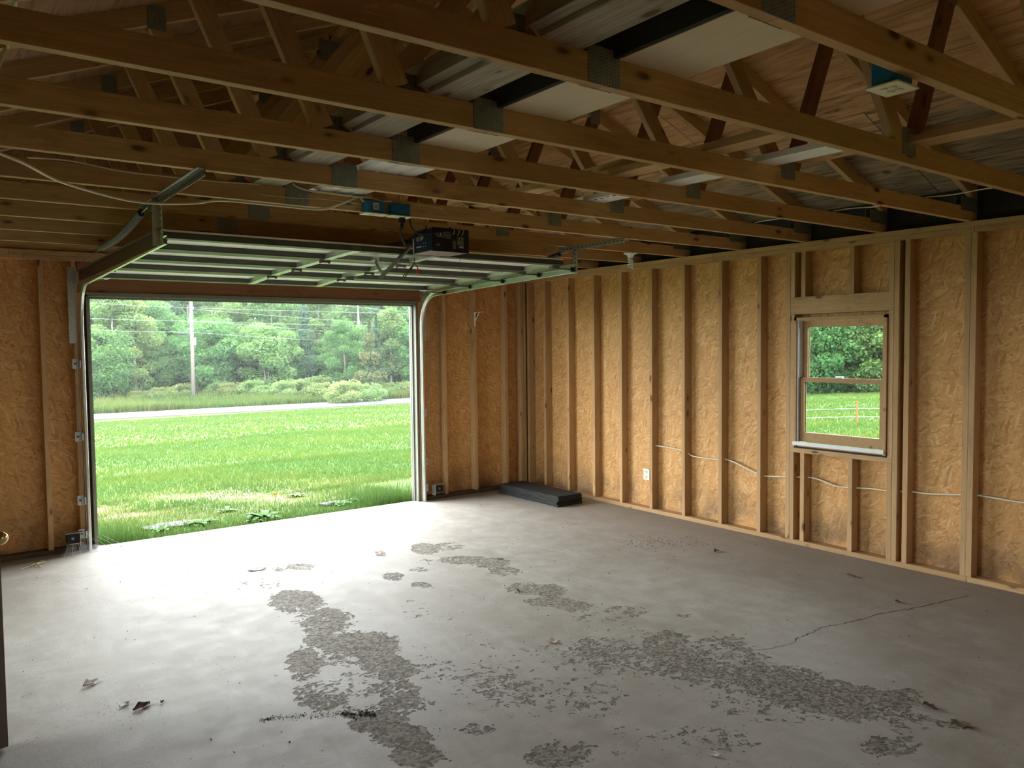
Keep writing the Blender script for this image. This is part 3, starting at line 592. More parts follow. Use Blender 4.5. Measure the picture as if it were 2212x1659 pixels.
lk = boxes('slide_lock', [((-2.86, -1.22, 2.245), (-2.74, -1.16, 2.252)), ((-2.83, -1.21, 2.225), (-2.77, -1.17, 2.245))], STEELD, GD)

# tracks -------------------------------------------------------------------
def track(x, s, label, yend, zend, near):
    e = empty('door_track', (x, -0.05, 0), label, 'door track', 'steel tracks of the garage door')
    # C-channel profile swept along the path (vertical, curve, horizontal); open towards the door (direction s)
    path = [(-0.045, 0.0), (-0.045, 1.86)]; rad = 0.30
    for k in range(1, 9):
        a = k/8*PI/2*0.97; path.append((-0.045-rad*(1-math.cos(a)), 1.88+rad*math.sin(a)*1.08))
    path.append((yend, zend)); bm = bmesh.new(); prof = [(0.022, -0.024), (0.006, -0.024), (0.0, -0.018), (0.0, 0.018), (0.006, 0.024), (0.022, 0.024)]
    rings = []
    for i, (y, z) in enumerate(path):
        a = V(path[max(i-1, 0)]); b = V(path[min(i+1, len(path)-1)]); t = (b-a).normalized(); nrm = V((-t.y, t.x))
        rings.append([[bm.verts.new((x+s*u+(0 if q == 0 else s*0.0025), y+nrm.x*(v-(0 if q == 0 else 0.0025*(1 if v > 0 else -1))), z+nrm.y*(v-(0 if q == 0 else 0.0025*(1 if v > 0 else -1))))) for (u, v) in prof] for q in (0, 1)])
    for i in range(len(rings)-1):
        for q in (0, 1):
            for k in range(5): bm.faces.new((rings[i][q][k], rings[i][q][k+1], rings[i+1][q][k+1], rings[i+1][q][k]))
        for k in (0, 5): bm.faces.new((rings[i][0][k], rings[i][1][k], rings[i+1][1][k], rings[i+1][0][k]))
    done('rail', bm, TRACKM, e)
    # angle iron stiffening the horizontal run
    boxes('track_angle', [((x-s*0.004, yend, zend-0.025), (x-s*0.001, -0.12, zend+0.055)), ((x-s*0.03, yend, zend+0.052), (x-s*0.001, -0.12, zend+0.055))], near, e)
    for z in (0.14, 0.42, 0.95, 1.55):
        b = boxes('jamb_bracket', [((x-s*0.06, -0.006, z-0.04), (x-s*0.012, -0.001, z+0.04)), ((x-s*0.014, -0.06, z-0.03), (x-s*0.004, -0.003, z+0.03))], GALV, e)
        lathe('bolt', [(0.009, 0), (0.009, 0.008), (0.004, 0.012)], (x-s*0.04, -0.006, z), STEELD, b, axis=(0, -1, 0), n=8)
    # flag plate
    boxes('flag_bracket', [((x-s*0.075, -0.005, 1.72), (x-s*0.02, -0.001, 2.34)), ((x-s*0.02, -0.14, 2.20), (x-s*0.016, -0.001, 2.30))], GALV, e)
    # rear hanger: vertical punched angle and horizontal punched angle under the chords
    hz = H-0.001
    boxes('hanger_angle', [((x-s*0.008, yend-0.025, zend-0.03), (x-s*0.004, yend+0.025, hz)), ((x-s*0.045, yend+0.022, zend-0.03), (x-s*0.004, yend+0.025, hz))], GALV, e)
    boxes('hanger_hole', [((x-s*0.0035, yend-0.006, z), (x-s*0.0088, yend+0.006, z+0.012)) for z in np.arange(zend+0.02, hz-0.02, 0.034)], DARK, e)
    ya, yb = (TY[4]-0.05, TY[5]+0.55) if s > 0 else (TY[5]-0.02, TY[6]+0.12)
    boxes('support_angle', [((x-s*0.012, ya, hz-0.035), (x-s*0.009, yb, hz)), ((x-s*0.045, ya, hz-0.003), (x-s*0.009, yb, hz-0.0005))], STEELD if s > 0 else GALV, e)
    boxes('angle_slot', [((x-s*0.0125, y, hz-0.02), (x-s*0.0085, y+0.022, hz-0.014)) for y in np.arange(ya+0.02, yb-0.04, 0.045)]+[((x-s*0.032, y, hz-0.0034), (x-s*0.024, y+0.022, hz-0.0003)) for y in np.arange(ya+0.02, yb-0.04, 0.045)], DARK, e)
    return e
track(-4.66, 1, 'steel door track at the left side of the garage doorway', -2.86, 2.245, plain('brown_stained_steel', (0.10, 0.075, 0.055), 0.5, 0.4, 0.2, 20))
track(-1.43, -1, 'steel door track at the right side of the garage doorway', -2.49, 2.268, GALV)
# springs
def spring(x, a, b, label):
    e = empty('door_spring', a, label, 'spring'); a, b = V(a), V(b); L = (b-a).length; d = (b-a)/L
    n = 70; pts_ = []; u = d.cross(V((0, 0, 1))).normalized(); v_ = u.cross(d)
    for k in range(n*8+1):
        t = k/(n*8); sag = -0.025*math.sin(PI*t); p = a+d*(L*(0.1+0.8*t))+V((0, 0, sag)); pts_.append(p+(u*math.cos(k*PI/4)+v_*math.sin(k*PI/4))*0.02)
    bm = bmesh.new(); bm_tube(bm, pts_, 0.0042, 5); done('coil', bm, STEELD, e, smooth=True)
    tube('core', [a+d*(L*0.1)+V((0, 0, 0)), a+d*(L*0.3)+V((0, 0, -0.02)), a+d*(L*0.5)+V((0, 0, -0.025)), a+d*(L*0.7)+V((0, 0, -0.02)), a+d*(L*0.9)], 0.0165, BLACK, e, 10)
    tube('hook_end', [a, a+d*(L*0.1)], 0.004, GALV, e); tube('cable_end', [a+d*(L*0.9), b], 0.004, GALV, e)
    tube('lift_cable', [b, (x, -0.11, 2.33), (x, -0.07, 0.35)], 0.0018, STEELD, e, 5); return e
spring(-4.70, (-4.70, -2.72, 2.43), (-4.72, -1.35, 2.335), 'black coil lift spring above the left door track')
spring(-1.39, (-1.39, -2.36, 2.43), (-1.37, -1.3, 2.36), 'dark coil lift spring above the right door track')

# ------------------------------------------------------------------ opener
OX0, OX1, OY0, OY1, OZ0, OZ1 = -3.02, -2.742, -2.90, -2.655, 2.288, 2.437
OP = empty('garage_door_opener', ((OX0+OX1)/2, (OY0+OY1)/2, OZ0), 'dark blue ceiling motor of the garage door opener reading 1/2 HP', 'door opener')
box('motor_case', (OX0+0.002, OY0+0.002, OZ0+0.002), (OX1-0.002, OY1, OZ1), NAVY, OP, bevel=0.003)
box('rear_panel', (OX0-0.001, OY0-0.002, OZ0-0.004), (OX1+0.004, OY0+0.0025, OZ1+0.001), BLACK, OP)
box('base_plate', (OX0-0.002, OY0+0.003, OZ0-0.003), (OX1, OY1+0.002, OZ0+0.0025), PURP, OP)
box('edge_trim', (OX0-0.003, OY1-0.004, OZ0-0.001), (OX0+0.003, OY1+0.004, OZ0+0.10), WHITE, OP)
ML = Matrix(((0, 0, -1, OX0-0.0005), (-1, 0, 0, 0), (0, 1, 0, 0), (0, 0, 0, 1)))       # text plane on the left (-x) face
def tl(name, s, y, z, size, mat): M = ML.copy(); M[1][3] = y; M[2][3] = z; text(name, s, M, size, mat, OP)
tl('power_lettering', '1/2 HP', OY1-0.03, OZ0+0.078, 0.036, PRINT)
boxes('small_print', [((OX0-0.0006, OY1-0.04-0.006*k, OZ0+0.116), (OX0+0.0026, OY1-0.036-0.006*k, OZ0+0.121)) for k in range(13)]+[((OX0-0.0006, OY1-0.04-0.006*k, OZ0+0.034), (OX0+0.0026, OY1-0.036-0.006*k, OZ0+0.041)) for k in range(11)]+
 [((OX0-0.0006, y, z), (OX0+0.0026, y+0.006, z+0.006)) for y in (OY0+0.085, OY0+0.115) for z in (OZ0+0.032, OZ0+0.053)], PRINT, OP)
MB_ = Matrix(((1, 0, 0, 0), (0, 0, -1, OY0-0.0024), (0, 1, 0, 0), (0, 0, 0, 1)))
yb = OY0-0.003
bm = bmesh.new()
for cx_ in (OX0+0.045, OX0+0.079):
    bm_tube(bm, [(cx_+0.016*math.cos(a), yb, OZ0+0.105+0.016*math.sin(a)) for a in np.linspace(0, 2*PI, 25)], 0.0013, 5)
bm_tube(bm, [(OX0+0.034, yb, OZ0+0.115), (OX0+0.056, yb, OZ0+0.095)], 0.001, 5); bm_tube(bm, [(OX0+0.068, yb, OZ0+0.105), (OX0+0.09, yb, OZ0+0.105)], 0.0008, 5)
done('dial_emblem', bm, PRINT, OP)
boxes('rear_print', [((OX0+0.10, yb, OZ0+0.118-0.009*k), (OX0+0.14, yb+0.002, OZ0+0.123-0.009*k)) for k in range(5)]+[((OX0+0.025+0.007*k, yb, OZ0+0.03), (OX0+0.029+0.007*k, yb+0.002, OZ0+0.045)) for k in range(5)]+
 [((OX0+0.155, yb, OZ0+0.02+0.011*k), (OX0+0.18, yb+0.002, OZ0+0.027+0.011*k)) for k in range(5)]+[((OX0+0.19, yb, OZ0+0.044+0.006*k), (OX0+0.24, yb+0.002, OZ0+0.0485+0.006*k)) for k in range(6)], PRINTG, OP)
boxes('white_legend', [((OX0+0.205, yb-0.0003, OZ0+0.026), (OX0+0.24, yb+0.002, OZ0+0.031)), ((OX0+0.205, yb-0.0003, OZ0+0.034), (OX0+0.24, yb+0.002, OZ0+0.038))], PRINT, OP)
for q, x in enumerate((OX0+0.155, OX0+0.193, OX0+0.226)): tube('terminal_wire', curve_pts([(x, yb-0.002, OZ0+0.11), (x-0.004, yb-0.02, OZ0+0.118), (x+0.004, yb-0.012, OZ0+0.145), (x-0.01, OY0+0.03, OZ1+0.012)]), 0.0022, CABLE, OP, 6)
for x in (OX0+0.20, OX0+0.226): tube('clip_wire', curve_pts([(x-0.008, yb-0.002, OZ0+0.098), (x-0.006, yb-0.008, OZ0+0.086), (x+0.004, yb-0.008, OZ0+0.084), (x+0.008, yb-0.002, OZ0+0.096)]), 0.0018, CABLE, OP, 6)
for x in (OX0+0.03, OX0+0.215): boxes('hang_strap', [((x, OY1-0.09, OZ1-0.002), (x+0.022, OY1-0.087, H+0.055)), ((x, OY1-0.11, OZ1-0.001), (x+0.05, OY1-0.06, OZ1+0.002))], GALV, OP)
boxes('rail_bar', [((-2.90, OY1-0.01, 2.392), (-2.86, -0.02, 2.395)), ((-2.90, OY1-0.01, 2.395), (-2.897, -0.02, 2.425)), ((-2.863, OY1-0.01, 2.395), (-2.86, -0.02, 2.425)), ((-2.90, OY1-0.01, 2.425), (-2.86, -0.02, 2.428))], STEELD, OP)
box('sprocket_cover', (-2.93, OY1-0.02, 2.375), (-2.83, OY1+0.12, 2.39), GALV, OP)
tube('antenna_wire', curve_pts([(OX1-0.035, OY0+0.02, OZ0), (OX1-0.03, OY0+0.05, OZ0-0.05), (OX1+0.01, OY0+0.1, OZ0-0.10), (OX1+0.06, OY0+0.12, OZ0-0.125)]), 0.0012, BLACK, OP, 5)
# door arm
pt, pb = hit(884, 533, 1, -2.585), hit(818, 602, 1, -2.40)
bm = bmesh.new(); bm_bar(bm, pt, pb, 0.03, 0.004, (0, 1, 0.3)); bm_bar(bm, pt+V((0.012, 0, 0)), pb+V((0.012, 0, 0)), 0.004, 0.022, (0, 1, 0.3)); done('straight_lever', bm, STEELD, GD)
q0, q1, q2, q3 = hit(811, 559, 1, -2.24), hit(816, 575, 1, -2.28), hit(824, 586, 1, -2.33), hit(832, 589, 1, -2.37)
bm = bmesh.new(); P_ = curve_pts([q0, q1, q2, q3], 4)
for a, b in zip(P_[:-1], P_[1:]): bm_bar(bm, a, b+(b-a)*0.15, 0.026, 0.005, (0, 1, 0))
done('curved_lever', bm, STEELD, GD)
boxes('door_bracket', [((q0.x-0.02, -2.26, q0.z-0.012), (q0.x+0.02, -2.20, q0.z+0.012))], GALV, GD)
RC = empty('release_cord', (-2.8, -2.62, 2.25), 'brown release cord with a red handle below the opener', 'cord')
c0 = hit(896, 556, 1, -2.6)
tube('cord', curve_pts([c0, hit(893, 572, 1, -2.6), hit(880, 585, 1, -2.6), hit(871, 597, 1, -2.6), hit(875, 598, 1, -2.6), hit(884, 586, 1, -2.6), hit(890, 578, 1, -2.6), hit(887, 588, 1, -2.6), hit(894, 570, 1, -2.6), hit(900, 575, 1, -2.6), hit(903, 581, 1, -2.6)]), 0.0035, ROPE, RC, 6)
bm = bmesh.new(); a, b = hit(902.5, 580, 1, -2.6), hit(903, 594, 1, -2.6); bm_tube(bm, [a, a+(b-a)*0.25, a+(b-a)*0.7, b], [0.004, 0.011, 0.010, 0.003], 8); done('handle', bm, RED, RC, smooth=True)

# ------------------------------------------------------------------ outlet boxes and cables
def outlet_box(x0, x1, y0, y1, z0, z1, label, sticker=False):
    e = empty('outlet_box', ((x0+x1)/2, (y0+y1)/2, z0), label, 'outlet box'); 
    box('box_body', (x0, y0, z0+0.004), (x1, y1, z1), BLUE, e, bevel=0.003)
    boxes('box_ear', [((x0-0.006, y0+0.01, z0+0.012), (x0, y0+0.03, z0+0.022)), ((x0+0.006, y0-0.004, z0+0.012), (x0+0.02, y0, z1-0.01))], BLUE, e)
    cv = box('cover_plate', (x0-0.015, y0-0.015, z0-0.002), (x1+0.015, y1+0.012, z0+0.004), CREAM, e, bevel=0.0015)
    for dx, dy in ((-0.02, -0.014), (0.02, -0.014), (-0.02, 0.014), (0.02, 0.014)):
        lathe('socket_face', [(0.0125, 0), (0.0125, 0.0025), (0.0105, 0.003)], ((x0+x1)/2+dx, (y0+y1)/2+dy, z0-0.002), CREAM, cv, axis=(0, 0, -1), n=14)
    if sticker:
        st = box('paper_sticker', (x0+0.045, y0-0.0012, z0+0.025), (x0+0.082, y0+0.002, z0+0.064), CREAM, e)
        boxes('sticker_print', [((x0+0.051+0.007*k, y0-0.0016, z0+0.031), (x0+0.056+0.007*k, y0+0.001, z0+0.056)) for k in range(4)], PRINTG, e)
    return e
yc5 = TY[5]
outlet_box(-3.578, -3.452, yc5-0.055, yc5-0.001, 2.452, 2.528, 'blue outlet box bearing a square paper sticker', True)
outlet_box(-3.408, -3.285, yc5-0.055, yc5-0.001, 2.452, 2.530, 'blue outlet box with the black opener plug in it')
outlet_box(-3.335, -3.235, TY[0]+0.040, TY[0]+0.118, 2.440, 2.535, 'cream outlet plate in a blue box beside the chord at upper right')
def cable(name, P, r, label, mat=CABLE, cat='cable', n=6): o = tube(name, curve_pts(P), r, mat, None, n); return tag(o, label, cat)
y5, y4 = TY[5]-0.008, TY[4]-0.008
bm = bmesh.new(); bm_box(bm, (-3.345, yc5-0.045, 2.418), (-3.312, yc5-0.012, 2.4485)); bm_box(bm, (-3.338, yc5-0.038, 2.39), (-3.319, yc5-0.019, 2.418)); PLUG = done('plug', bm, BLACK, None, bevel=0.003)
PCO = tube('power_cord', curve_pts([(-3.329, yc5-0.028, 2.39), hit(865, 500, 1, -3.04), hit(872, 523, 1, -2.98), hit(878, 527, 1, -2.95), hit(889, 514, 1, -2.92), (OX0-0.012, OY0+0.08, OZ1-0.02), (OX0-0.01, OY0+0.06, OZ1+0.012)]), 0.0055, BLACK, OP); PLUG.parent = PCO
cable('hanging_cord', [hit(891, 440, 1, -2.96), hit(886, 460, 1, -2.96), hit(887, 485, 1, -2.96), hit(897, 500, 1, -2.95), hit(915, 505, 1, -2.945), (OX0+0.10, OY0-0.022, OZ1-0.02), (OX0+0.15, OY0+0.02, OZ1+0.012)], 0.005, 'black cord looping over the opener casing from the truss above', BLACK, 'cord')
cable('thick_cable', [hit(-30, 320, 1, y4-0.02), hit(50, 352, 1, TY[4]+0.10), hit(130, 392, 1, TY[5]-0.2), hit(250, 427, 1, y5), hit(330, 439, 1, y5), hit(420, 439, 1, y5), hit(480, 433, 1, y5), hit(600, 444, 1, y5), hit(690, 452, 1, y5), hit(730, 443, 1, y5), hit(770, 427, 1, y5), hit(778, 427, 1, y5), hit(785, 436, 1, yc5-0.03)], 0.007, 'thick cream cable sagging from the left edge to the stickered blue box')
cable('thin_cable', [hit(60, 340, 1, TY[5]-0.15), hit(150, 347, 1, y5), hit(260, 369, 1, y5), hit(350, 380, 1, y5), hit(470, 392, 1, y5), hit(560, 398, 1, y5)], 0.004, 'thin white wire along the sixth truss left of its gusset plate')
cable('feed_cable', [hit(632, 396, 1, y5-0.02), hit(645, 405, 1, y5-0.02), hit(670, 412, 1, y5-0.02), hit(700, 416, 1, y5-0.02), hit(760, 424, 1, y5-0.02), hit(800, 428, 1, y5-0.02), hit(825, 434, 1, y5-0.02), hit(846, 435, 1, y5-0.03)], 0.0055, 'cream cable running over to the second blue outlet box')
cable('bell_wire', [hit(560, 420, 1, y5), hit(640, 428, 1, y5), hit(700, 431, 1, y5), hit(780, 441, 1, y5)], 0.0022, 'hair thin wire stapled beneath the sixth truss plate')
cable('bell_wire', [hit(892, 441, 1, y5), hit(930, 446, 1, y5), hit(955, 452, 1, y5), hit(968, 470, 1, -2.96), hit(984, 486, 1, -2.92)], 0.002, 'hair thin wire running down to the right end of the opener')
cable('left_drop_wire', [hit(30, -4, 1, TY[2]+0.06), hit(33, 8, 1, TY[2]+0.06), hit(18, 95, 1, TY[3]-0.12), hit(8, 112, 1, TY[3]-0.1), hit(-4, 145, 1, TY[3]-0.1)], 0.006, 'white wire dropping past the chord at the far upper left')
for (a, lbl) in ((((2000, 426), (2060, 420), (2120, 409), (2150, 405)), 'white wire under the second truss at the right, nearest of three'), (((1800, 456), (1840, 450), (1885, 447), (1905, 443)), 'white wire under the third truss at the right, middle of three'), (((1630, 481), (1650, 477), (1690, 472), (1710, 471)), 'white wire under the fourth truss at the right, farthest of three')):
    yy = {2000: (TY[1], TY[2]), 1800: (TY[2], TY[3]), 1630: (TY[3], TY[4])}[a[0][0]]
    n_ = len(a); cable('eave_wire', [hit(p[0], p[1], 1, yy[1]-0.01+(yy[0]-yy[1]+0.05)*k/(n_-1)) for k, p in enumerate(a)], 0.0035, lbl)
# cable along the right wall, drilled through the studs
WC = [(1405, 958), (1415, 962), (1440, 966), (1472, 972), (1480, 974), (1487, 979), (1500, 986), (1551, 993), (1566, 992), (1590, 1000), (1636, 1023), (1652, 1028), (1696, 1030), (1745, 1031), (1770, 1036), (1806, 1050), (1833, 1053), (1848, 1054), (1885, 1056), (1916, 1060), (1966, 1062), (2010, 1067), (2079, 1069), (2113, 1070), (2212, 1086), (2300, 1090)]
cable('wall_cable', [hit(a, b, 0, 0.05) for a, b in WC], 0.0065, 'cream cable threaded through the studs of the right wall')
WO = empty('wall_outlet', (0.0, -1.915, 0.375), 'ivory duplex outlet on the right wall', 'outlet')
box('cover_plate', (-0.006, -1.957, 0.318), (-0.001, -1.876, 0.430), CREAM, WO, bevel=0.001); box('outlet_box', (-0.001, -1.95, 0.325), (0.06, -1.885, 0.42), BLUE, WO)
for z in (0.348, 0.400):
    s = boxes('socket_face', [((-0.008, -1.934, z-0.016), (-0.0055, -1.90, z+0.016))], PRINT, WO); boxes('slot', [((-0.0085, -1.925, z-0.004), (-0.0075, -1.922, z+0.009)), ((-0.0085, -1.912, z-0.004), (-0.0075, -1.909, z+0.009)), ((-0.0085, -1.92, z-0.012), (-0.0075, -1.914, z-0.006))], BLACK, s)
# compact fluorescent lamp under the eighth truss
LB = empty('light_bulb', (-0.6, TY[6]+0.02, H), 'white spiral bulb in a keyless holder under a truss near the right wall', 'light bulb')
cbul = hit(1362, 549, 1, TY[6]+0.02); cx, cy_ = cbul.x, cbul.y
lathe('lamp_holder', [(0.03, 0), (0.062, -0.004), (0.062, -0.012), (0.035, -0.02), (0.024, -0.04), (0.022, -0.05)], (cx, cy_, H), WHITE, LB)
bm = bmesh.new(); bm_tube(bm, [(cx+0.019*math.cos(a), cy_+0.019*math.sin(a), H-0.055-0.0032*a) for a in np.linspace(0, 8*PI, 80)], 0.0075, 8); bm_tube(bm, [(cx, cy_, H-0.05), (cx, cy_, H-0.07)], 0.017, 10); done('spiral_tube', bm, WHITE, LB, smooth=True)
# shelf bracket
SB = empty('shelf_bracket', (-0.735, 0, 2.0), 'white metal shelf bracket on the front wall stud', 'bracket')
bm = bmesh.new(); bm_box(bm, (-0.742, -0.004, 1.885), (-0.722, -0.001, 2.035)); bm_box(bm, (-0.742, -0.165, 2.032), (-0.722, -0.001, 2.036)); bm_bar(bm, (-0.732, -0.004, 1.93), (-0.732, -0.09, 2.032), 0.012, 0.003, (0, 1, 1)); done('angle', bm, WHITE, SB)
boxes('screw_head', [((-0.736, -0.006, z), (-0.728, -0.004, z+0.008)) for z in (1.905, 1.99)], STEELD, SB)
# photo eye sensors at the door feet
def sensor(x, s, label):
    e = empty('photo_eye', (x, -0.06, 0.1), label, 'sensor'); boxes('mount_bracket', [((x, -0.10, 0.17), (x-s*0.13, -0.03, 0.173)), ((x-s*0.02, -0.10, 0.06), (x-s*0.024, -0.03, 0.173)), ((x, -0.10, 0.085), (x-s*0.1, -0.03, 0.088))], GALV, e)
    b = box('sensor_body', (x-s*0.035, -0.095, 0.095), (x-s*0.12, -0.04, 0.168), BLACK, e, bevel=0.003); lathe('lens', [(0.012, 0), (0.012, 0.004), (0.008, 0.006)], (x-s*0.078, -0.095, 0.13), STEELD, b, axis=(0, -1, 0), n=12); return e
sensor(-4.70, 1, 'black photo eye sensor at the foot of the left door track'); sensor(-1.36, -1, 'small photo eye sensor at the foot of the right door track')
# cobweb and straw
def web_mat():
    t = NT('cobweb'); tr = t.new('ShaderNodeBsdfTransparent'); df = t.new('ShaderNodeBsdfDiffuse'); df.inputs[0].default_value = (0.8, 0.82, 0.85, 1); mx = t.new('ShaderNodeMixShader')
    n = t.noise(t.coord(), 25, 4); t.l.new(t.f(n, 0.35, 0.75, 0.0, 0.30), mx.inputs[0]); t.l.new(tr.outputs[0], mx.inputs[1]); t.l.new(df.outputs[0], mx.inputs[2]); t.l.new(mx.outputs[0], t.n['Material Output'].inputs[0]); return t.m
CW = empty('cobweb', (-4.65, -0.1, 0), 'dusty cobweb at the foot of the left track', 'cobweb'); WEBM = web_mat()
for k in range(3):
    bm = bmesh.new(); n_ = 6; top = [V((-4.80+0.05*q+0.02*k, -0.05-0.02*k, 0.09-0.012*q)) for q in range(n_)]; bot = [V((-4.88+0.085*q+0.02*k, -0.16+0.03*k+0.01*q, 0.003)) for q in range(n_)]
    a = [bm.verts.new(p) for p in top]; b = [bm.verts.new(p) for p in bot]
    for q in range(n_-1): bm.faces.new((a[q], a[q+1], b[q+1], b[q]))
    done('web_sheet', bm, WEBM, CW)
WEBS = plain('web_strand', (0.75, 0.77, 0.8), 0.6)
bm = bmesh.new()
for k in range(9): bm_tube(bm, [(-4.80+0.03*k, -0.05, 0.10+0.01*(k % 3)), (-4.85+0.06*k, -0.16+0.01*(k % 4), 0.002)], 0.0008, 4)
done('strand', bm, WEBS, CW)

# ------------------------------------------------------------------ stack of mats
def mat_mat():
    t = NT('black_felt_mat'); c = t.coord(); n = t.noise(c, 120, 4); m = t.noise(c, 8, 3)
    t.bump(n, 0.4, 0.004); return t.out(t.mix(n, (0.010, 0.010, 0.010), t.mix(m, (0.03, 0.03, 0.03), (0.06, 0.058, 0.055))), 0.85)
MATM = mat_mat()
WHICH = ['bottom', 'second', 'third', 'fourth', 'fifth', 'sixth', 'seventh', 'topmost']
for k in range(8):
    bm = bmesh.new(); x0, x1 = -0.548+R.uniform(-.012, .012), -0.215+R.uniform(-.012, .012); ya, yb_ = -1.19+R.uniform(-.015, .015), -0.17+R.uniform(-.02, .02); nn = 14; z = 0.0135*k+0.0006
    gx = [x0+(x1-x0)*q/4 for q in range(5)]; gy = [ya+(yb_-ya)*q/nn for q in range(nn+1)]
    lay = [[[bm.verts.new((x+R.uniform(-.003, .003)*(i in (0, 4))+0.05*(-(y+0.17))*0, y+R.uniform(-.004, .004)*(j in (0, nn)), z+d*0.0125+(R.uniform(-.0004, .0004)))) for j, y in enumerate(gy)] for i, x in enumerate(gx)] for d in (0, 1)]
    for i in range(4):
        for j in range(nn):
            bm.faces.new((lay[0][i][j], lay[0][i][j+1], lay[0][i+1][j+1], lay[0][i+1][j])); bm.faces.new((lay[1][i][j], lay[1][i+1][j], lay[1][i+1][j+1], lay[1][i][j+1]))
    for j in range(nn):
        for i in (0, 4): bm.faces.new((lay[0][i][j], lay[1][i][j], lay[1][i][j+1], lay[0][i][j+1]))
    for i in range(4):
        for j in (0, nn): bm.faces.new((lay[0][i][j], lay[0][i+1][j], lay[1][i+1][j], lay[1][i][j]))
    o = done('floor_mat', bm, MATM); tag(o, WHICH[k]+' long black mat of the stack in the far corner' if k in (0, 7) else WHICH[k]+' long black mat from the floor in the corner stack', 'mat', 'black mats stacked in the corner')

# ------------------------------------------------------------------ entry door leaf at the left edge
ED = empty('door_1', (-6.35, -3.75, 0), 'open entry door leaf seen edge on at the left border', 'door', kind='structure')
fe = hit(17, 1612, 2, 0.012); a_ = V((-6.36, -3.72, 0)); b_ = V((fe.x-0.004, fe.y+0.02, 0)); d_ = (b_-a_).normalized()
def leaf(bm, z0, z1, t, l0, l1):
    M = frame_of(a_, b_); L = (b_-a_).length
    for v in bm_box(bm, (l0, -t/2, z0), (L-l1, t/2, z1)): v.co = M @ v.co
bm = bmesh.new(); leaf(bm, 0.012, 2.03, 0.044, 0, 0); done('door_leaf', bm, plain('brown_door_paint', (0.16, 0.135, 0.11), 0.5), ED)
kn = hit(1, 1163, 1, b_.y-0.075)
lathe('door_knob', [(0.012, -0.045), (0.012, -0.02), (0.02, -0.012), (0.027, 0.0), (0.027, 0.008), (0.018, 0.018), (0.001, 0.021)], kn, BRASS, ED, axis=(0.2, -1, 0))

# ------------------------------------------------------------------ loose things on the floor
def leaf_mat(name, a, b):
    t = NT(name); n = t.noise(t.coord(), 30, 4); t.bump(n, 0.4, 0.004); return t.out(t.mix(n, a, b), 0.8)
def dry_leaf(px, py, wpx, hpx, label, a, b, curl=0.012, name='dry_leaf', cat='leaf', ang=None):
    c = hit(px, py, 2, 0.0); r = (hit(px+wpx, py, 2, 0)-c).length; f_ = max(0.4, min(1.0, 0.4+hpx/wpx)); an = R.uniform(0, 6.3) if ang is None else ang
    bm = bmesh.new(); n = 7; rows = []
    for i in range(n):
        u = i/(n-1)*2-1; wd = (1-u*u)**0.6*f_*0.6+0.03; row = []
        for j in range(5):
            v = (j/4*2-1)*wd*(1+0.25*R.uniform(-1, 1)); z = 0.0015+curl*(0.55+0.45*math.sin(3*u+1.3*v*3))*abs(v/wd if wd else 0)**1.3+curl*0.35*R.random()
            x, y = u*r*math.cos(an)-v*r*math.sin(an), u*r*math.sin(an)+v*r*math.cos(an); row.append(bm.verts.new((c.x+x, c.y+y, max(z, 0.0012))))
        rows.append(row)
    for i in range(n-1):
        for j in range(4): bm.faces.new((rows[i][j], rows[i][j+1], rows[i+1][j+1], rows[i+1][j]))
    o = done(name, bm, leaf_mat(name+'_tone', a, b), smooth=True); return tag(o, label, cat)
PALE, BRN = ((0.34, 0.28, 0.22), (0.72, 0.66, 0.58)), ((0.05, 0.025, 0.015), (0.20, 0.10, 0.06))
dry_leaf(195, 1479, 17, 9, 'pale curled dry leaf on the floor near the left edge', *PALE, curl=0.02)
dry_leaf(306, 1529, 20, 9, 'dark brown crumpled leaf on the floor at lower left', *BRN, curl=0.02)
dry_leaf(268, 1524, 13, 6, 'small pale leaf beside the dark brown crumpled leaf', *PALE)
dry_leaf(821, 1197, 13, 7, 'pinkish scrap on the floor in front of the doorway', (0.42, 0.25, 0.22), (0.75, 0.62, 0.58), 0.025, 'scrap', 'scrap')
dry_leaf(1194, 1387, 14, 8, 'pale pinkish dry leaf in the middle of the pitted floor', (0.5, 0.36, 0.28), (0.78, 0.66, 0.56))
dry_leaf(1545, 1632, 13, 7, 'white paper scrap on the floor at the bottom edge', (0.75, 0.74, 0.7), (0.85, 0.84, 0.8), 0.01, 'paper_scrap', 'paper')
dry_leaf(555, 1231, 19, 5, 'flat pale flake on the floor left of the pits', PALE[0], PALE[1], 0.008, 'flake', 'flake')
dry_leaf(2010, 1528, 16, 8, 'dark brown leaf on the floor at lower right', *BRN, curl=0.015)
dry_leaf(2078, 1566, 24, 9, 'flat brown leaf scrap right of the lower right pits', (0.10, 0.065, 0.03), (0.24, 0.17, 0.10), curl=0.01)
dry_leaf(1548, 1192, 9, 4, 'small grey leaf on the floor below the wall outlet', (0.10, 0.085, 0.07), (0.3, 0.26, 0.22), curl=0.02)
dry_leaf(1840, 1245, 16, 4, 'twiggy leaf scrap on the floor below the window', (0.12, 0.07, 0.05), (0.32, 0.2, 0.15), curl=0.015)
dry_leaf(1940, 1301, 8, 4, 'small dark leaf at the floor crack', *BRN, curl=0.01)
dry_leaf(350, 1518, 5, 4, 'small dark clod beside the brown crumpled leaf', *BRN, curl=0.01, name='clod', cat='clod')
dry_leaf(1120, 1277, 6, 5, 'small dark clod in the far pits', *BRN, curl=0.01, name='clod', cat='clod')
dry_leaf(1081, 1208, 7, 3, 'small orange brown leaf at the far edge of the pits', (0.2, 0.1, 0.05), (0.35, 0.2, 0.1), curl=0.008)
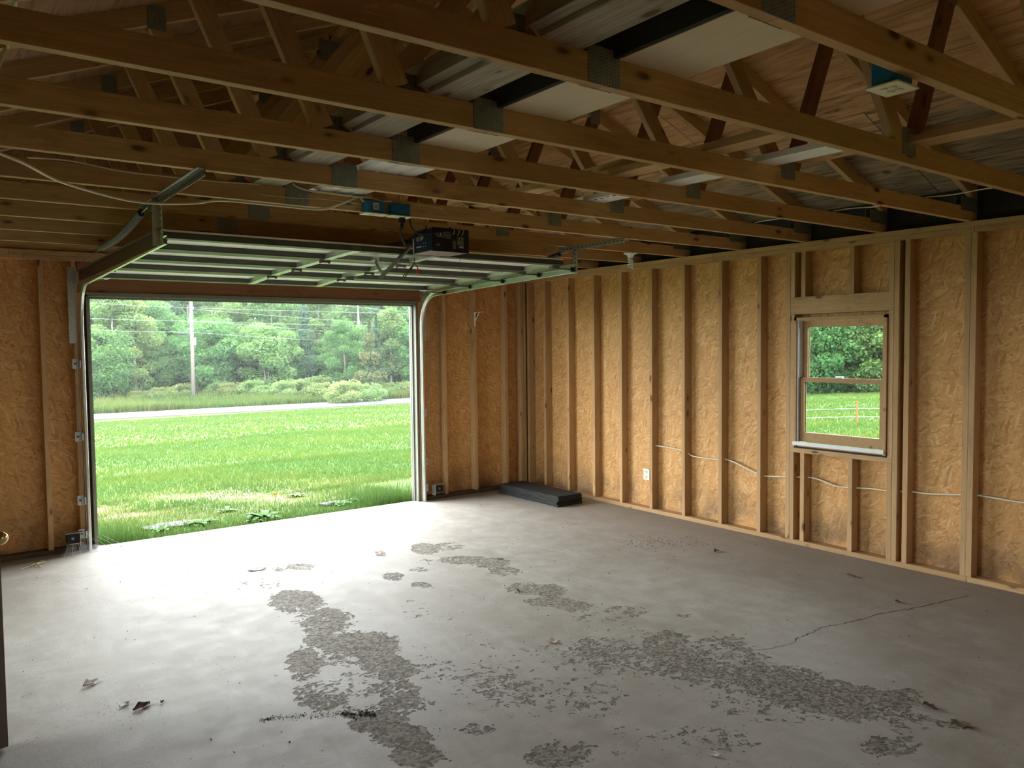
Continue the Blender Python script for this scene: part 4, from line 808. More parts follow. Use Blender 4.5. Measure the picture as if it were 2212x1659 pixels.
# straw
bm = bmesh.new()
for a, b in (((45, 1231), (100, 1214)), ((60, 1222), (85, 1219)), ((72, 1217), (88, 1226)), ((80, 1215), (98, 1213)), ((75, 1224), (86, 1216))): bm_tube(bm, [hit(*a, 2, 0.004), (hit(*a, 2, 0.004)+hit(*b, 2, 0.004))/2+V((0, 0, 0.012)), hit(*b, 2, 0.004)], 0.003, 5)
tag(done('straw', bm, plain('dry_straw', (0.55, 0.42, 0.2), 0.7)), 'wisp of yellow straw on the floor by the left wall stud', 'straw')
# crack
CK = [(1610, 1399), (1640, 1404), (1680, 1397), (1710, 1390), (1725, 1378), (1745, 1370), (1765, 1360), (1790, 1352), (1815, 1348), (1850, 1340), (1875, 1334), (1900, 1326), (1930, 1321), (1960, 1316), (1985, 1311), (2010, 1305), (2040, 1299), (2065, 1293), (2095, 1285)]
bm = bmesh.new(); pv = None
P_ = curve_pts([hit(a, b, 2, 0.0006) for a, b in CK], 5)
for i, p in enumerate(P_):
    d = (P_[min(i+1, len(P_)-1)]-P_[max(i-1, 0)]).normalized(); n_ = V((-d.y, d.x, 0)); wd = 0.0022*R.uniform(0.4, 1.7)*min(1, (len(P_)-i)/10+0.2)*min(1, i/20+0.25); o_ = n_*R.uniform(-0.007, 0.007)
    cur = (bm.verts.new(p+o_+n_*wd), bm.verts.new(p+o_-n_*wd))
    if pv: bm.faces.new((pv[0], pv[1], cur[1], cur[0]))
    pv = cur
done('floor_crack', bm, plain('crack_shadow_grit', (0.045, 0.035, 0.03), 0.95), FLOOR)
# grit, specks and the trail of dirt
bm = bmesh.new()
def speck(p, r):
    v = [bm.verts.new(p+V((r*R.uniform(-1, 1), r*R.uniform(-1, 1), r*z*0.7))) for z in (0, 0, 0.4, 1.2)]
    for f in ((0, 1, 2), (0, 1, 3), (1, 2, 3), (0, 2, 3)): bm.faces.new([v[i] for i in f])
for k in range(320):   # trail at lower centre-left
    t = R.random(); px = 560+260*t; py = 1556-12*t-6*math.sin(3*t)+R.gauss(0, 2.5+2*t); speck(hit(px, py, 2, 0.0), R.uniform(0.002, 0.005+0.005*(t > 0.68)))
for k in range(1100): speck(V((R.uniform(-6.2, -0.1), R.uniform(-6.6, -0.1), 0)), R.choice((0.0025, 0.003, 0.004, 0.006)))
for k in range(260): p = hit(R.gauss(1440, 60), R.gauss(1172, 9), 2, 0); speck(p, R.uniform(0.003, 0.008))
for k in range(160): p = hit(R.gauss(230, 90), 1530+R.gauss(0, 20), 2, 0); speck(p, R.uniform(0.001, 0.003))
for k in range(200): speck(V((R.uniform(-4.5, -1.5), R.uniform(-0.1, 0.06), 0)), R.uniform(0.003, 0.009))
o = done('floor_debris', bm, plain('dark_grit', (0.085, 0.062, 0.045), 0.95)); tag(o, 'scattered dark grit and crumbs over the concrete floor', 'debris', kind='stuff')

# ------------------------------------------------------------------ outdoors
def ground_z(x, y):
    y = np.asarray(y, float); x = np.asarray(x, float)
    z = -0.045-0.0553*np.clip(y-0.5, 0, 38.5); z = z+np.clip(y-45.5, 0, 4.5)*0.07+np.clip(y-50, 0, 60)*0.03
    return z+0.02*np.sin(x*0.9+y*0.4)*np.clip((np.maximum(y, x-0.3)-1)/4, 0, 1)*(np.clip(38-y, 0, 1))
def gz(x, y): return float(ground_z(x, y))
def lawn_mat():
    t = NT('lawn'); c = t.coord(); n = t.noise(c, 1.2, 4); f_ = t.noise(c, 14, 5, 0.7); g = t.noise(t.map(c, (1, 0.35, 1)), 0.5, 3)
    col = t.mix(t.f(n, 0.35, 0.65), (0.037, 0.075, 0.016), (0.056, 0.090, 0.018)); col = t.mix(t.f(g, 0.5, 0.68, 0, 0.7), col, (0.081, 0.098, 0.019))
    col = t.mix(t.f(f_, 0.45, 0.7, 0, 0.5), col, (0.030, 0.061, 0.015))
    s = t.sep(c); # worn dry patch outside the left half of the doorway
    d = t.new('ShaderNodeVectorMath', operation='DISTANCE'); t.put(d.inputs[0], t.map(c, (0.75, 1.0, 0))); d.inputs[1].default_value = (-2.35, 2.3, 0)
    m = t.math('MULTIPLY', t.f(d.outputs['Value'], 1.9, 0.5), t.f(t.noise(c, 3.5, 4), 0.42, 0.62)); col = t.mix(m, col, (0.132, 0.110, 0.075))
    t.bump(f_, 0.6, 0.03); return t.out(col, 0.9, Specular_IOR_Level=0.1)
xs = np.concatenate([np.linspace(-70, -7, 22), np.linspace(-6.6, 6, 43), np.linspace(6.6, 90, 70)]); ys = np.concatenate([np.linspace(-60, -8.3, 20), np.linspace(-8.1, 0.07, 18), np.linspace(0.2, 12, 48), np.linspace(12.5, 120, 160)])
gx, gy = np.meshgrid(xs, ys); gz_ = ground_z(gx, gy)
inside = (gx > XL-0.15) & (gx < 0.15) & (gy < 0.09) & (gy > YB-0.15); gz_ = np.where(inside, -0.2, gz_)
I = np.arange(gx.size).reshape(gx.shape); q = np.stack([I[:-1, :-1], I[:-1, 1:], I[1:, 1:], I[1:, :-1]], -1).reshape(-1, 4)
me = bpy.data.meshes.new('lawn'); me.from_pydata(np.stack([gx.ravel(), gy.ravel(), gz_.ravel()], 1).tolist(), [], q.tolist())
for p in me.polygons: p.use_smooth = True
o = link('lawn', me, lawn_mat()); tag(o, 'green lawn sloping down from the garage to the road', 'lawn', kind='structure')
bm = bmesh.new(); rn = [(-70+5*k, 40.7-0.058*(-70+5*k-1.8)) for k in range(36)]
va = [bm.verts.new((x, y, gz(x, 42)+0.05)) for x, y in rn]; vb = [bm.verts.new((x+0.5, y+4.15, gz(x, 42)+0.05)) for x, y in rn]
vc = [bm.verts.new((x, y, gz(x, 42)-0.1)) for x, y in rn]; vd = [bm.verts.new((x+0.5, y+4.15, gz(x, 42)-0.1)) for x, y in rn]
for k in range(35): bm.faces.new((va[k], va[k+1], vb[k+1], vb[k])); bm.faces.new((va[k], vc[k], vc[k+1], va[k+1])); bm.faces.new((vb[k], vb[k+1], vd[k+1], vd[k]))
tag(done('road', bm, plain('pale_asphalt', (0.060, 0.062, 0.070), 0.8, 0, 0.06, 3)), 'pale grey country road crossing behind the lawn', 'road', kind='structure')

def leafy(t, col, mixf=0.45):
    """thin leaves let part of the light through"""
    t.out(col, 0.6, Specular_IOR_Level=0.15); tl = t.new('ShaderNodeBsdfTranslucent'); t.put(tl.inputs[0], col); mx = t.new('ShaderNodeMixShader'); mx.inputs[0].default_value = mixf
    t.l.new(t.b.outputs[0], mx.inputs[1]); t.l.new(tl.outputs[0], mx.inputs[2]); t.l.new(mx.outputs[0], t.n['Material Output'].inputs[0]); return t.m
def grass_mat():
    t = NT('grass_blades'); at = t.new('ShaderNodeAttribute', attribute_name='tint').outputs['Fac']
    col = t.ramp(at, [(0.0, (0.037, 0.081, 0.017)), (0.35, (0.051, 0.100, 0.021)), (0.6, (0.081, 0.117, 0.021)), (0.78, (0.117, 0.122, 0.044)), (1.0, (0.166, 0.139, 0.083))])
    return leafy(t, col, 0.55)
GM = grass_mat()
def blades(name, x, y, h, wd, tint, lean=0.5):
    n = len(x); z = ground_z(x, y)-0.004; a = NR.uniform(0, 2*PI, n); b = NR.uniform(0, 2*PI, n); ln = h*lean*NR.uniform(0.3, 1.2, n)
    wx, wy = np.cos(a)*wd/2, np.sin(a)*wd/2; lx, ly = np.cos(b)*ln, np.sin(b)*ln
    co = np.empty((n, 5, 3), np.float32)
    co[:, 0] = np.stack([x-wx, y-wy, z], 1); co[:, 1] = np.stack([x+wx, y+wy, z], 1); co[:, 2] = np.stack([x+wx*.7+lx*.35, y+wy*.7+ly*.35, z+h*.6], 1)
    co[:, 3] = np.stack([x-wx*.7+lx*.35, y-wy*.7+ly*.35, z+h*.6], 1); co[:, 4] = np.stack([x+lx, y+ly, z+h*.95], 1)
    me = bpy.data.meshes.new(name); me.vertices.add(n*5); me.vertices.foreach_set('co', co.ravel())
    base = np.arange(n)[:, None]*5; lp = np.concatenate([base+np.array([[0, 1, 2, 3]]), base+np.array([[3, 2, 4]])], 1).ravel()
    me.loops.add(n*7); me.loops.foreach_set('vertex_index', lp.astype(np.int32)); st = (np.arange(n)[:, None]*7+np.array([[0, 4]])).ravel(); me.polygons.add(n*2); me.polygons.foreach_set('loop_start', st.astype(np.int32))
    me.update(calc_edges=True); at = me.attributes.new('tint', 'FLOAT', 'POINT'); at.data.foreach_set('value', np.repeat(tint, 5).astype(np.float32))
    return link(name, me, GM)
def patch_noise(x, y): return 0.5+0.25*np.sin(1.7*x+0.9*y+1)+0.25*np.sin(0.8*x-1.9*y+2.2)*np.cos(1.1*y)
GX, GY, GH, GW, GT = [], [], [], [], []
def sow(n, x, y, h0, h1, w0, dry=True):
    pn = patch_noise(x, y); t_ = np.clip(0.12+0.45*pn+NR.normal(0, 0.12, n), 0, 0.62); h = NR.uniform(h0, h1, n)*(0.6+0.6*pn)
    if dry:
        d = np.hypot((x*0.75+2.35), y-2.3); k = np.clip((1.9-d)/1.4, 0, 1)*np.clip(patch_noise(x*2.3, y*2.3)*1.6-0.3, 0, 1); t_ = np.clip(t_+k*0.55+(NR.random(n) < 0.08*k+0.02)*0.3, 0, 1); keep = NR.random(n) > k*0.72; h = h*(1-0.5*k)
        x, y, h, t_ = x[keep], y[keep], h[keep], t_[keep]
    GX.append(x); GY.append(y); GH.append(h); GW.append(np.full(len(x), w0)); GT.append(t_)
def wedge(n, ya, yb):
    u = NR.random(n); y = np.sqrt(ya**2+(yb**2-ya**2)*u) if ya > 3 else NR.uniform(ya, yb, n); s = NR.uniform(0.10, 0.62, n); return -5.71+s*(y+7.36), y
n = 17000; x, y = NR.uniform(-5.0, -1.2, n), NR.uniform(0.135, 2.2, n); sow(n, x, y, 0.03, 0.085, 0.006)
n = 2200; x, y = NR.uniform(-5.2, -1.0, n), 0.135+np.abs(NR.normal(0, 0.16, n)); sow(n, x, y, 0.04, 0.11, 0.005, False)
n = 1500; x, y = NR.normal(-1.62, 0.25, n), 0.15+np.abs(NR.normal(0, 0.5, n)); sow(n, x, y, 0.10, 0.30, 0.005, False)
n = 1100; x, y = NR.normal(-4.5, 0.18, n), 0.15+np.abs(NR.normal(0, 0.35, n)); sow(n, x, y, 0.08, 0.26, 0.005, False)
n = 30000; x, y = wedge(n, 2.0, 6.5); sow(n, x, y, 0.04, 0.10, 0.009)
n = 26000; x, y = wedge(n, 6, 15); sow(n, x, y, 0.05, 0.10, 0.018)
n = 24000; x, y = wedge(n, 14, 39); sow(n, x, y, 0.06, 0.11, 0.045)
n = 16000; x = NR.uniform(5, 34, n); y = -7.36+(x+5.71)*NR.uniform(0.50, 0.68, n); sow(n, x, y, 0.05, 0.10, 0.03)
X_, Y_ = np.concatenate(GX), np.concatenate(GY)
o = blades('grass', X_, Y_, np.concatenate(GH), np.concatenate(GW), np.concatenate(GT)); tag(o, 'bright green grass blades of the lawn outside the doorway', 'grass', kind='stuff')
n = 42000; x = NR.uniform(-6, 36, n); y = 44.95-0.058*(x-1.8)+np.abs(NR.normal(0, 2.2, n)); pn = patch_noise(x*0.4, y*0.4)
o = blades('tall_grass', x, y, NR.uniform(0.2, 0.7, n)*(0.5+0.7*pn), np.full(n, 0.07), np.clip(0.25+0.4*pn+NR.normal(0, 0.14, n), 0, 0.85), 0.4); tag(o, 'tall wild grass on the verge beyond the road', 'grass', kind='stuff')
WEEDM = leaf_mat('weed_leaf_green', (0.032, 0.100, 0.019), (0.063, 0.142, 0.028))
def weed(px, py, r, n, label, up=0.7, group=None):
    c = hit(px, py, 2, -0.045); c = V((c.x, c.y, gz(c.x, c.y))); e = empty('weed', c, label, 'weed', group)
    for k in range(n):
        a = k*2.4+R.uniform(-.3, .3); L = r*R.uniform(0.6, 1.1); el = up*R.uniform(0.5, 1.3)*(0.4+0.6*k/n); d = V((math.cos(a), math.sin(a), 0)); s = V((-d.y, d.x, 0)); bm = bmesh.new(); rows = []
        for i in range(6):
            t = i/5; wdt = r*0.17*math.sin(PI*min(1, 0.08+t*0.94))**0.8*(1+0.3*(i % 2)); p = c+d*(L*t)+V((0, 0, L*el*(t-0.65*t*t)+0.004)); rows.append([bm.verts.new(p+s*wdt+V((0, 0, wdt*0.3))), bm.verts.new(p), bm.verts.new(p-s*wdt+V((0, 0, wdt*0.3)))])
        for i in range(5):
            for j in (0, 1): bm.faces.new((rows[i][j], rows[i][j+1], rows[i+1][j+1], rows[i+1][j]))
        done('leaf', bm, WEEDM, e, smooth=True)
    return e
weed(572, 1121, 0.20, 26, 'largest dark green leafy weed at the slab edge, centre left of the doorway')
weed(548, 1128, 0.12, 14, 'smaller leafy weed touching the largest weed on its left')
weed(430, 1133, 0.18, 18, 'bright green weed beside the grey stone outside the doorway')
weed(490, 1098, 0.14, 12, 'leafy weed a step out on the lawn behind the slab edge')
weed(735, 1090, 0.15, 16, 'leafy weed beside the second grey stone at the slab edge')
weed(762, 1082, 0.13, 12, 'upright weed right of the second grey stone')
weed(350, 1150, 0.12, 12, 'low weed at the slab edge in the left part of the doorway')
weed(640, 1060, 0.13, 10, 'low weed near the orange dandelion on the lawn')
def stone(px, py, rx, ry, label):
    c = hit(px, py, 2, -0.045); bm = bmesh.new(); n = 14; a = [bm.verts.new((c.x+rx*math.cos(2*PI*k/n)*R.uniform(.8, 1.15), c.y+ry*math.sin(2*PI*k/n)*R.uniform(.8, 1.15), -0.03)) for k in range(n)]; b = [bm.verts.new(v.co*1.0-V((0, 0, 0.06))) for v in a]
    bm.faces.new(a); bm.faces.new(b[::-1])
    for k in range(n): bm.faces.new((a[k], b[k], b[(k+1) % n], a[(k+1) % n]))
    tag(done('flat_stone', bm, plain('grey_stone', (0.06, 0.06, 0.056), 0.85)), label, 'stone')
stone(372, 1135, 0.28, 0.12, 'flat grey stone in the grass at the left of the slab edge'); stone(722, 1088, 0.16, 0.10, 'flat grey stone between the weeds at the right of the slab edge')
DL = hit(594, 1068, 2, 0.02); e = empty('dandelion', (DL.x, DL.y, gz(DL.x, DL.y)), 'single orange dandelion blooming in the lawn', 'flower')
tube('stem', [(DL.x, DL.y, -0.1), (DL.x, DL.y, 0.02)], 0.003, WEEDM, e, 5); bm = bmesh.new()
for k in range(20): a = k*2.4; bm_bar(bm, (DL.x, DL.y, 0.02), (DL.x+0.022*math.cos(a), DL.y+0.022*math.sin(a), 0.024+0.008*(k % 3)), 0.006, 0.002)
done('petals', bm, plain('orange_petal', (0.45, 0.16, 0.01), 0.6), e)

# trees ----------------------------------------------------------------------
def foliage_mat(name, a, b, c):
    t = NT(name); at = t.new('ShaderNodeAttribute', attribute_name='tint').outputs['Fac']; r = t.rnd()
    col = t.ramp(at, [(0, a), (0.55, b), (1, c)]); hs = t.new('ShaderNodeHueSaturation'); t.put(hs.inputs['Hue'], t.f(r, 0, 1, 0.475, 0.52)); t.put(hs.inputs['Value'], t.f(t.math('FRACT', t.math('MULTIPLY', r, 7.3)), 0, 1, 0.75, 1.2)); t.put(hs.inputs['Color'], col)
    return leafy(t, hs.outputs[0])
FOL = foliage_mat('broadleaf_foliage', (0.050, 0.118, 0.042), (0.078, 0.165, 0.050), (0.112, 0.205, 0.056))
FOLY = foliage_mat('yellow_green_foliage', (0.065, 0.116, 0.043), (0.119, 0.180, 0.058), (0.167, 0.217, 0.069))
FOLD = foliage_mat('conifer_foliage', (0.032, 0.072, 0.043), (0.054, 0.109, 0.058), (0.083, 0.138, 0.065))
FOLR = foliage_mat('reddening_foliage', (0.060, 0.106, 0.051), (0.111, 0.162, 0.064), (0.204, 0.093, 0.060))
BARK = plain('grey_bark', (0.11, 0.10, 0.085), 0.9); BIRCH = plain('pale_birch_bark', (0.20, 0.19, 0.165), 0.8)
def cards(P, size, tint):
    n = len(P); a = NR.normal(size=(n, 3)); a /= np.linalg.norm(a, axis=1)[:, None]; b = NR.normal(size=(n, 3)); b -= a*(a*b).sum(1)[:, None]; b /= np.linalg.norm(b, axis=1)[:, None]
    s = size*NR.uniform(0.5, 1.3, n)[:, None]; co = np.stack([P-a*s*0.6, P-b*s*0.35+a*s*0.05, P+a*s*0.7, P+b*s*0.4], 1).astype(np.float32)
    me = bpy.data.meshes.new('foliage'); me.vertices.add(n*4); me.vertices.foreach_set('co', co.ravel()); me.loops.add(n*4); me.loops.foreach_set('vertex_index', np.arange(n*4, dtype=np.int32)); me.polygons.add(n); me.polygons.foreach_set('loop_start', np.arange(n, dtype=np.int32)*4); me.update(calc_edges=True)
    at = me.attributes.new('tint', 'FLOAT', 'POINT'); at.data.foreach_set('value', np.repeat(tint, 4).astype(np.float32)); return me
def crown(n, h, r, kind, size):
    """leaf cards gathered on branch lobes (round) or whorls (cone)"""
    if kind == 'cone':
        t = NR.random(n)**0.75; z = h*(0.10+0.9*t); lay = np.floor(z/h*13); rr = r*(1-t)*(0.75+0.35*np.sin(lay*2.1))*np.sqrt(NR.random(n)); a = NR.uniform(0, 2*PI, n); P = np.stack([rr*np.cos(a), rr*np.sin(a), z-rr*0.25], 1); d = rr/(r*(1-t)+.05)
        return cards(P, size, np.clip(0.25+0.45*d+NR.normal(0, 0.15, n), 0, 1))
    m = 30; z = NR.uniform(0.07, 0.93, m)*h; env = np.sin(np.clip((z/h-0.04)/0.98, 0, 1)*PI)**(0.6 if kind == 'round' else 0.75)*r*(1 if kind == 'round' else (1.25-0.8*z/h)); a = np.arange(m)*2.4; q = NR.uniform(0.35, 0.85, m)
    C = np.stack([env*q*np.cos(a), env*q*np.sin(a), z], 1); lr = r*NR.uniform(0.24, 0.46, m); C = np.vstack([C, [[0, 0, h*0.92]]]); lr = np.append(lr, r*0.22)
    i = NR.integers(0, m+1, n); d = NR.normal(size=(n, 3)); d /= np.linalg.norm(d, axis=1)[:, None]; k = NR.random(n)**0.28
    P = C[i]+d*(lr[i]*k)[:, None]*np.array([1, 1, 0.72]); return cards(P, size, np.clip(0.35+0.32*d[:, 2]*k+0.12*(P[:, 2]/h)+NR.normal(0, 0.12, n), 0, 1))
def tree(name, cm, fm, h, r, bark, trunks=1):
    e = empty(name, (0, 0, 0)); f_ = link('foliage', cm, fm, e)
    for k in range(trunks):
        a = 2.1*k; bm = bmesh.new(); pts_ = [V((0.25*k*math.cos(a), 0.25*k*math.sin(a), -0.3))]
        for q in range(1, 7): pts_.append(V((math.cos(a)*(0.25*k+0.06*q*k)+0.05*R.uniform(-1, 1)*q*0.5, math.sin(a)*(0.25*k+0.06*q*k)+0.05*R.uniform(-1, 1)*q*0.5, h*0.122*q)))
        bm_tube(bm, pts_, [0.024*h*(1-q/7.5)*(0.6 if trunks > 1 else 0.75) for q in range(7)], 6); done('trunk', bm, bark, e, smooth=True)
    return e
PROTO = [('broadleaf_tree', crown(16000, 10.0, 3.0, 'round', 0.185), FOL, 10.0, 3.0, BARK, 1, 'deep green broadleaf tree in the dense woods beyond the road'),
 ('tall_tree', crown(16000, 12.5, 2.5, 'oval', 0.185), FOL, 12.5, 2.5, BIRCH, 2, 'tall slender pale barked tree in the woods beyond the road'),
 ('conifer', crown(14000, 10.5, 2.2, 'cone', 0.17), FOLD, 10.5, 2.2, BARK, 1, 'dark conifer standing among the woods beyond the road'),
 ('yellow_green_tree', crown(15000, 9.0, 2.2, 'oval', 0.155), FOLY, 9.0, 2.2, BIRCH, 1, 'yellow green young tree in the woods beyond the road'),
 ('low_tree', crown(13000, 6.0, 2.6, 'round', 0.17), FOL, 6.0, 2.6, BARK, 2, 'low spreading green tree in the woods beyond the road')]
used = {}; SPOT = [0, 0]; STAND = []
def plant(kind, x, y, s, label=None, group='woods beyond the road', rz=None):
    nm, cm, fm, h, r, bk, nt, lb = PROTO[kind]
    if kind not in used: e = used[kind] = tree(nm, cm, fm, h, r, bk, nt)
    else:
        src = used[kind]; e = src.copy(); COL.objects.link(e)
        for c in list(src.children): d = c.copy(); COL.objects.link(d); d.parent = e
    e.location = (x, y, gz(x, y)-0.05); e.rotation_euler = (0, 0, R.uniform(0, 6.28) if rz is None else rz); s = s*0.9; e.scale = (s*1.08, s*1.08, s*R.uniform(0.92, 1.08))
    if label: tag(e, label, 'tree');
    else: tag(e, lb+', in its back rows', 'tree', group); STAND.append((SPOT[0], SPOT[1], kind, e))
    if label and 'group' in e: del e['group']
    return e
def at(px, dist):   # a spot at ground distance dist in the direction the photograph shows at column px
    SPOT[:] = [px, dist]; d = CF+CR*((px-1106)/F); d = V((d.x, d.y, 0)).normalized(); return CAM.x+d.x*dist, CAM.y+d.y*dist
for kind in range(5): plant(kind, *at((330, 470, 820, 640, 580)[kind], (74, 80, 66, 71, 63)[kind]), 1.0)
x, y = at(248, 62); plant(3, x, y, 1.02, 'pale yellow green pointed tree at the left of the doorway view')
x, y = at(292, 63); plant(3, x, y, 0.92, 'slimmer yellow green tree close right of the pointed pale tree')
x, y = at(845, 63); plant(3, x, y, 0.86, 'yellowish pointed tree at the right side of the doorway view')
x, y = at(745, 62); plant(0, x, y, 0.62, 'maple like rounded tree behind the bushes at the right')
for px, dist, kind, s in ((225, 68, 0, .9), (215, 60, 4, .9), (290, 72, 1, 1), (345, 66, 0, .8), (380, 71, 2, .95), (420, 74, 1, 1.05), (455, 64, 4, 1.1), (500, 68, 0, .95), (545, 74, 1, 1), (590, 68, 0, .9), (610, 76, 1, .95),
 (660, 65, 2, .8), (690, 70, 0, 1), (720, 77, 1, 1), (775, 69, 1, .9), (800, 73, 0, 1), (815, 61, 2, .62), (870, 66, 0, .9), (895, 72, 1, 1), (910, 63, 4, 1), (930, 68, 0, 1), (180, 66, 0, 1), (150, 72, 1, 1), (120, 66, 0, .95), (60, 70, 1, 1), (0, 70, 0, 1),
 (970, 72, 1, 1), (1010, 68, 0, 1), (310, 80, 0, 1.1), (400, 82, 0, 1.1), (520, 84, 0, 1.1), (620, 84, 2, 1.15), (760, 84, 0, 1.1), (850, 82, 0, 1.1), (250, 82, 2, 1.1), (700, 82, 0, 1.2), (470, 88, 1, 1.1), (580, 88, 0, 1.2)):
    x, y = at(px, dist); plant(kind, x, y, s)
for k in range(34): x, y = at(178+23*k+R.uniform(-6, 6), 86+6*(k % 3)); plant((0, 1, 0, 2)[k % 4], x, y, 1.12)
for k in range(17): x, y = at(200+44*k+R.uniform(-14, 14), 64.5+2*(k % 3)); plant(4, x, y, R.uniform(0.7, 1.0))
PROTO.append(('reddening_tree', crown(9000, 7.0, 1.7, 'cone', 0.17), FOLR, 7.0, 1.7, BARK, 1, 'x')); x, y = at(800, 60); plant(5, x, y, 0.95, 'tree with reddish turning branches at the right of the doorway view')
for px, dist, kind, s in ((1745, 44, 0, .9), (1790, 47, 0, 1.0), (1850, 43, 4, 1.2), (1870, 46, 3, .9), (1920, 45, 0, .95), (1700, 46, 0, 1), (1820, 52, 0, 1.2), (1960, 47, 0, 1), (1760, 40, 4, .9), (1895, 40, 4, .8), (2010, 48, 0, 1), (1650, 49, 1, 1), (1890, 53, 0, 1.2), (1760, 54, 0, 1.2), (1730, 41, 4, .8), (1795, 40, 4, .7), (1830, 41, 4, .75), (1865, 40.5, 4, .7), (1925, 41, 4, .8), (1780, 60, 0, 1.4), (1830, 62, 0, 1.4), (1880, 60, 0, 1.4), (1930, 61, 0, 1.4), (1740, 61, 0, 1.4)):
    x, y = at(px, dist); e = plant(kind, x, y, s); tag(e, {0: 'green broadleaf tree behind the field seen through the window', 1: 'tall tree behind the field seen through the window', 3: 'yellow green tree behind the field seen through the window', 4: 'low bushy tree at the field edge seen through the window'}[kind], 'tree', 'trees seen through the window')
bush_me = [crown(6000, 2.1, 1.5, 'round', 0.12), crown(6000, 1.9, 1.7, 'round', 0.12)]
def bush(px, dist, s, label=None, m=0, fm=FOLY):
    x, y = at(px, dist); e = empty('bush', (x, y, gz(x, y)-0.3), label or 'shaggy olive green bush along the verge before the woods', 'bush', None if label else 'bushes along the verge'); s = s*0.78; e.scale = (s*1.15, s*1.15, s)
    f_ = link('foliage', bush_me[m].copy() if False else bush_me[m], fm); f_.parent = e
    bm = bmesh.new()
    for k in range(4): bm_tube(bm, [(0, 0, 0), (0.25*math.cos(k*1.7), 0.25*math.sin(k*1.7), 0.6), (0.6*math.cos(k*1.7), 0.6*math.sin(k*1.7), 1.3)], [0.04, 0.03, 0.012], 5)
    s_ = done('stem', bm, BARK); s_.parent = e
    return e
BORD = ['first', 'second', 'third', 'fourth', 'fifth', 'sixth', 'seventh', 'eighth', 'ninth', 'tenth', 'eleventh', 'twelfth', 'thirteenth', 'fourteenth', 'fifteenth', 'sixteenth', 'seventeenth']
BPX = sorted([742, 790, 705, 470, 500, 540, 575, 610, 650, 680, 350, 390, 300, 235, 845, 900, 440])
bush(742, 55.5, 1.1, 'largest rounded bush beyond the road'); bush(790, 56.5, 1.0, 'rounded bush close right of the largest bush', 1); bush(705, 58, 1.05, 'bush close left of the largest bush', 1)
for px, d_2, s in ((470, 59, .9), (500, 58, .95), (540, 58, 1.0), (575, 57, .9), (610, 57, 1.05), (650, 57.5, 1.1), (680, 58, 1.2), (350, 58, .8), (390, 60, .8), (300, 57, .7), (235, 58, .8), (845, 58, 1), (900, 58, 1.1), (440, 61, .9)): b_ = bush(px, d_2+2.5, s*0.9, m=R.randrange(2)); b_['label'] = 'olive green verge bush, '+BORD[BPX.index(px)]+' bush from the left beyond the road'

def nth(k): return ('' if k < 20 else 'twenty ' if k < 30 else 'thirty ' if k < 40 else 'forty ')+(['first', 'second', 'third', 'fourth', 'fifth', 'sixth', 'seventh', 'eighth', 'ninth', 'tenth', 'eleventh', 'twelfth', 'thirteenth', 'fourteenth', 'fifteenth', 'sixteenth', 'seventeenth', 'eighteenth', 'nineteenth', 'twentieth'][k] if k < 20 else ['first', 'second', 'third', 'fourth', 'fifth', 'sixth', 'seventh', 'eighth', 'ninth', 'tenth'][k % 10])
LOOK = ['deep green broadleaf tree', 'tall slender tree', 'dark conifer', 'yellow green young tree', 'low spreading green tree']
for k, (px, dist, kind, e) in enumerate(sorted([q for q in STAND if q[1] < 70 and 195 < q[0] < 895], key=lambda q: q[0])): e['label'] = LOOK[kind]+', '+nth(k)+' from the left along the front of the woods'
for k, (px, dist, kind, e) in enumerate(sorted([q for q in STAND if q[1] < 49 and 1735 < q[0] < 1915], key=lambda q: q[0])): e['label'] = LOOK[kind]+', '+nth(k)+' from the left seen through the small window'
# summer haze over the lawn and in front of the woods
hm = bpy.data.materials.new('summer_haze'); hm.use_nodes = True; hm.node_tree.nodes.remove(hm.node_tree.nodes['Principled BSDF'])
vsc = hm.node_tree.nodes.new('ShaderNodeVolumeScatter'); vsc.inputs['Density'].default_value = 0.00042; vsc.inputs['Color'].default_value = (0.93, 0.97, 1.0, 1); hm.node_tree.links.new(vsc.outputs[0], hm.node_tree.nodes['Material Output'].inputs['Volume'])
HZ = box('haze', (-45, 6, -6), (75, 110, 16), hm); tag(HZ, 'thin summer haze hanging over the lawn before the woods', 'haze', kind='stuff')

# pole and lines ----------------------------------------------------------------
pb = hit(418, 864, 2, -1.92); PL = empty('utility_pole', pb, 'weathered wooden utility pole beyond the road', 'utility pole')
tube('pole_shaft', [pb-V((0, 0, 0.5)), pb+V((0.02, 0, 4)), pb+V((0.03, 0, 10.5))], [0.135, 0.125, 0.10], plain('weathered_pole_wood', (0.125, 0.11, 0.095), 0.85), PL, 10)
c = hit(419.5, 737, 1, pb.y-0.14); box('meter_box', c-V((0.11, 0.05, 0.24)), c+V((0.11, 0.03, 0.24)), plain('pale_box_metal', (0.42, 0.43, 0.43), 0.5), PL)
for z in (665, 694, 719): c = hit(417, z, 1, pb.y-0.12); lathe('insulator', [(0.03, -0.06), (0.05, -0.03), (0.03, 0), (0.05, 0.03), (0.02, 0.06)], c, WHITE, PL, n=8)
LINE = plain('line_aluminium', (0.16, 0.17, 0.19), 0.5); yp = pb.y-0.15
def wire(P, label, r=0.009): o = tube('power_line', curve_pts(P, 8), r, LINE, None, 5); tag(o, label, 'power line')
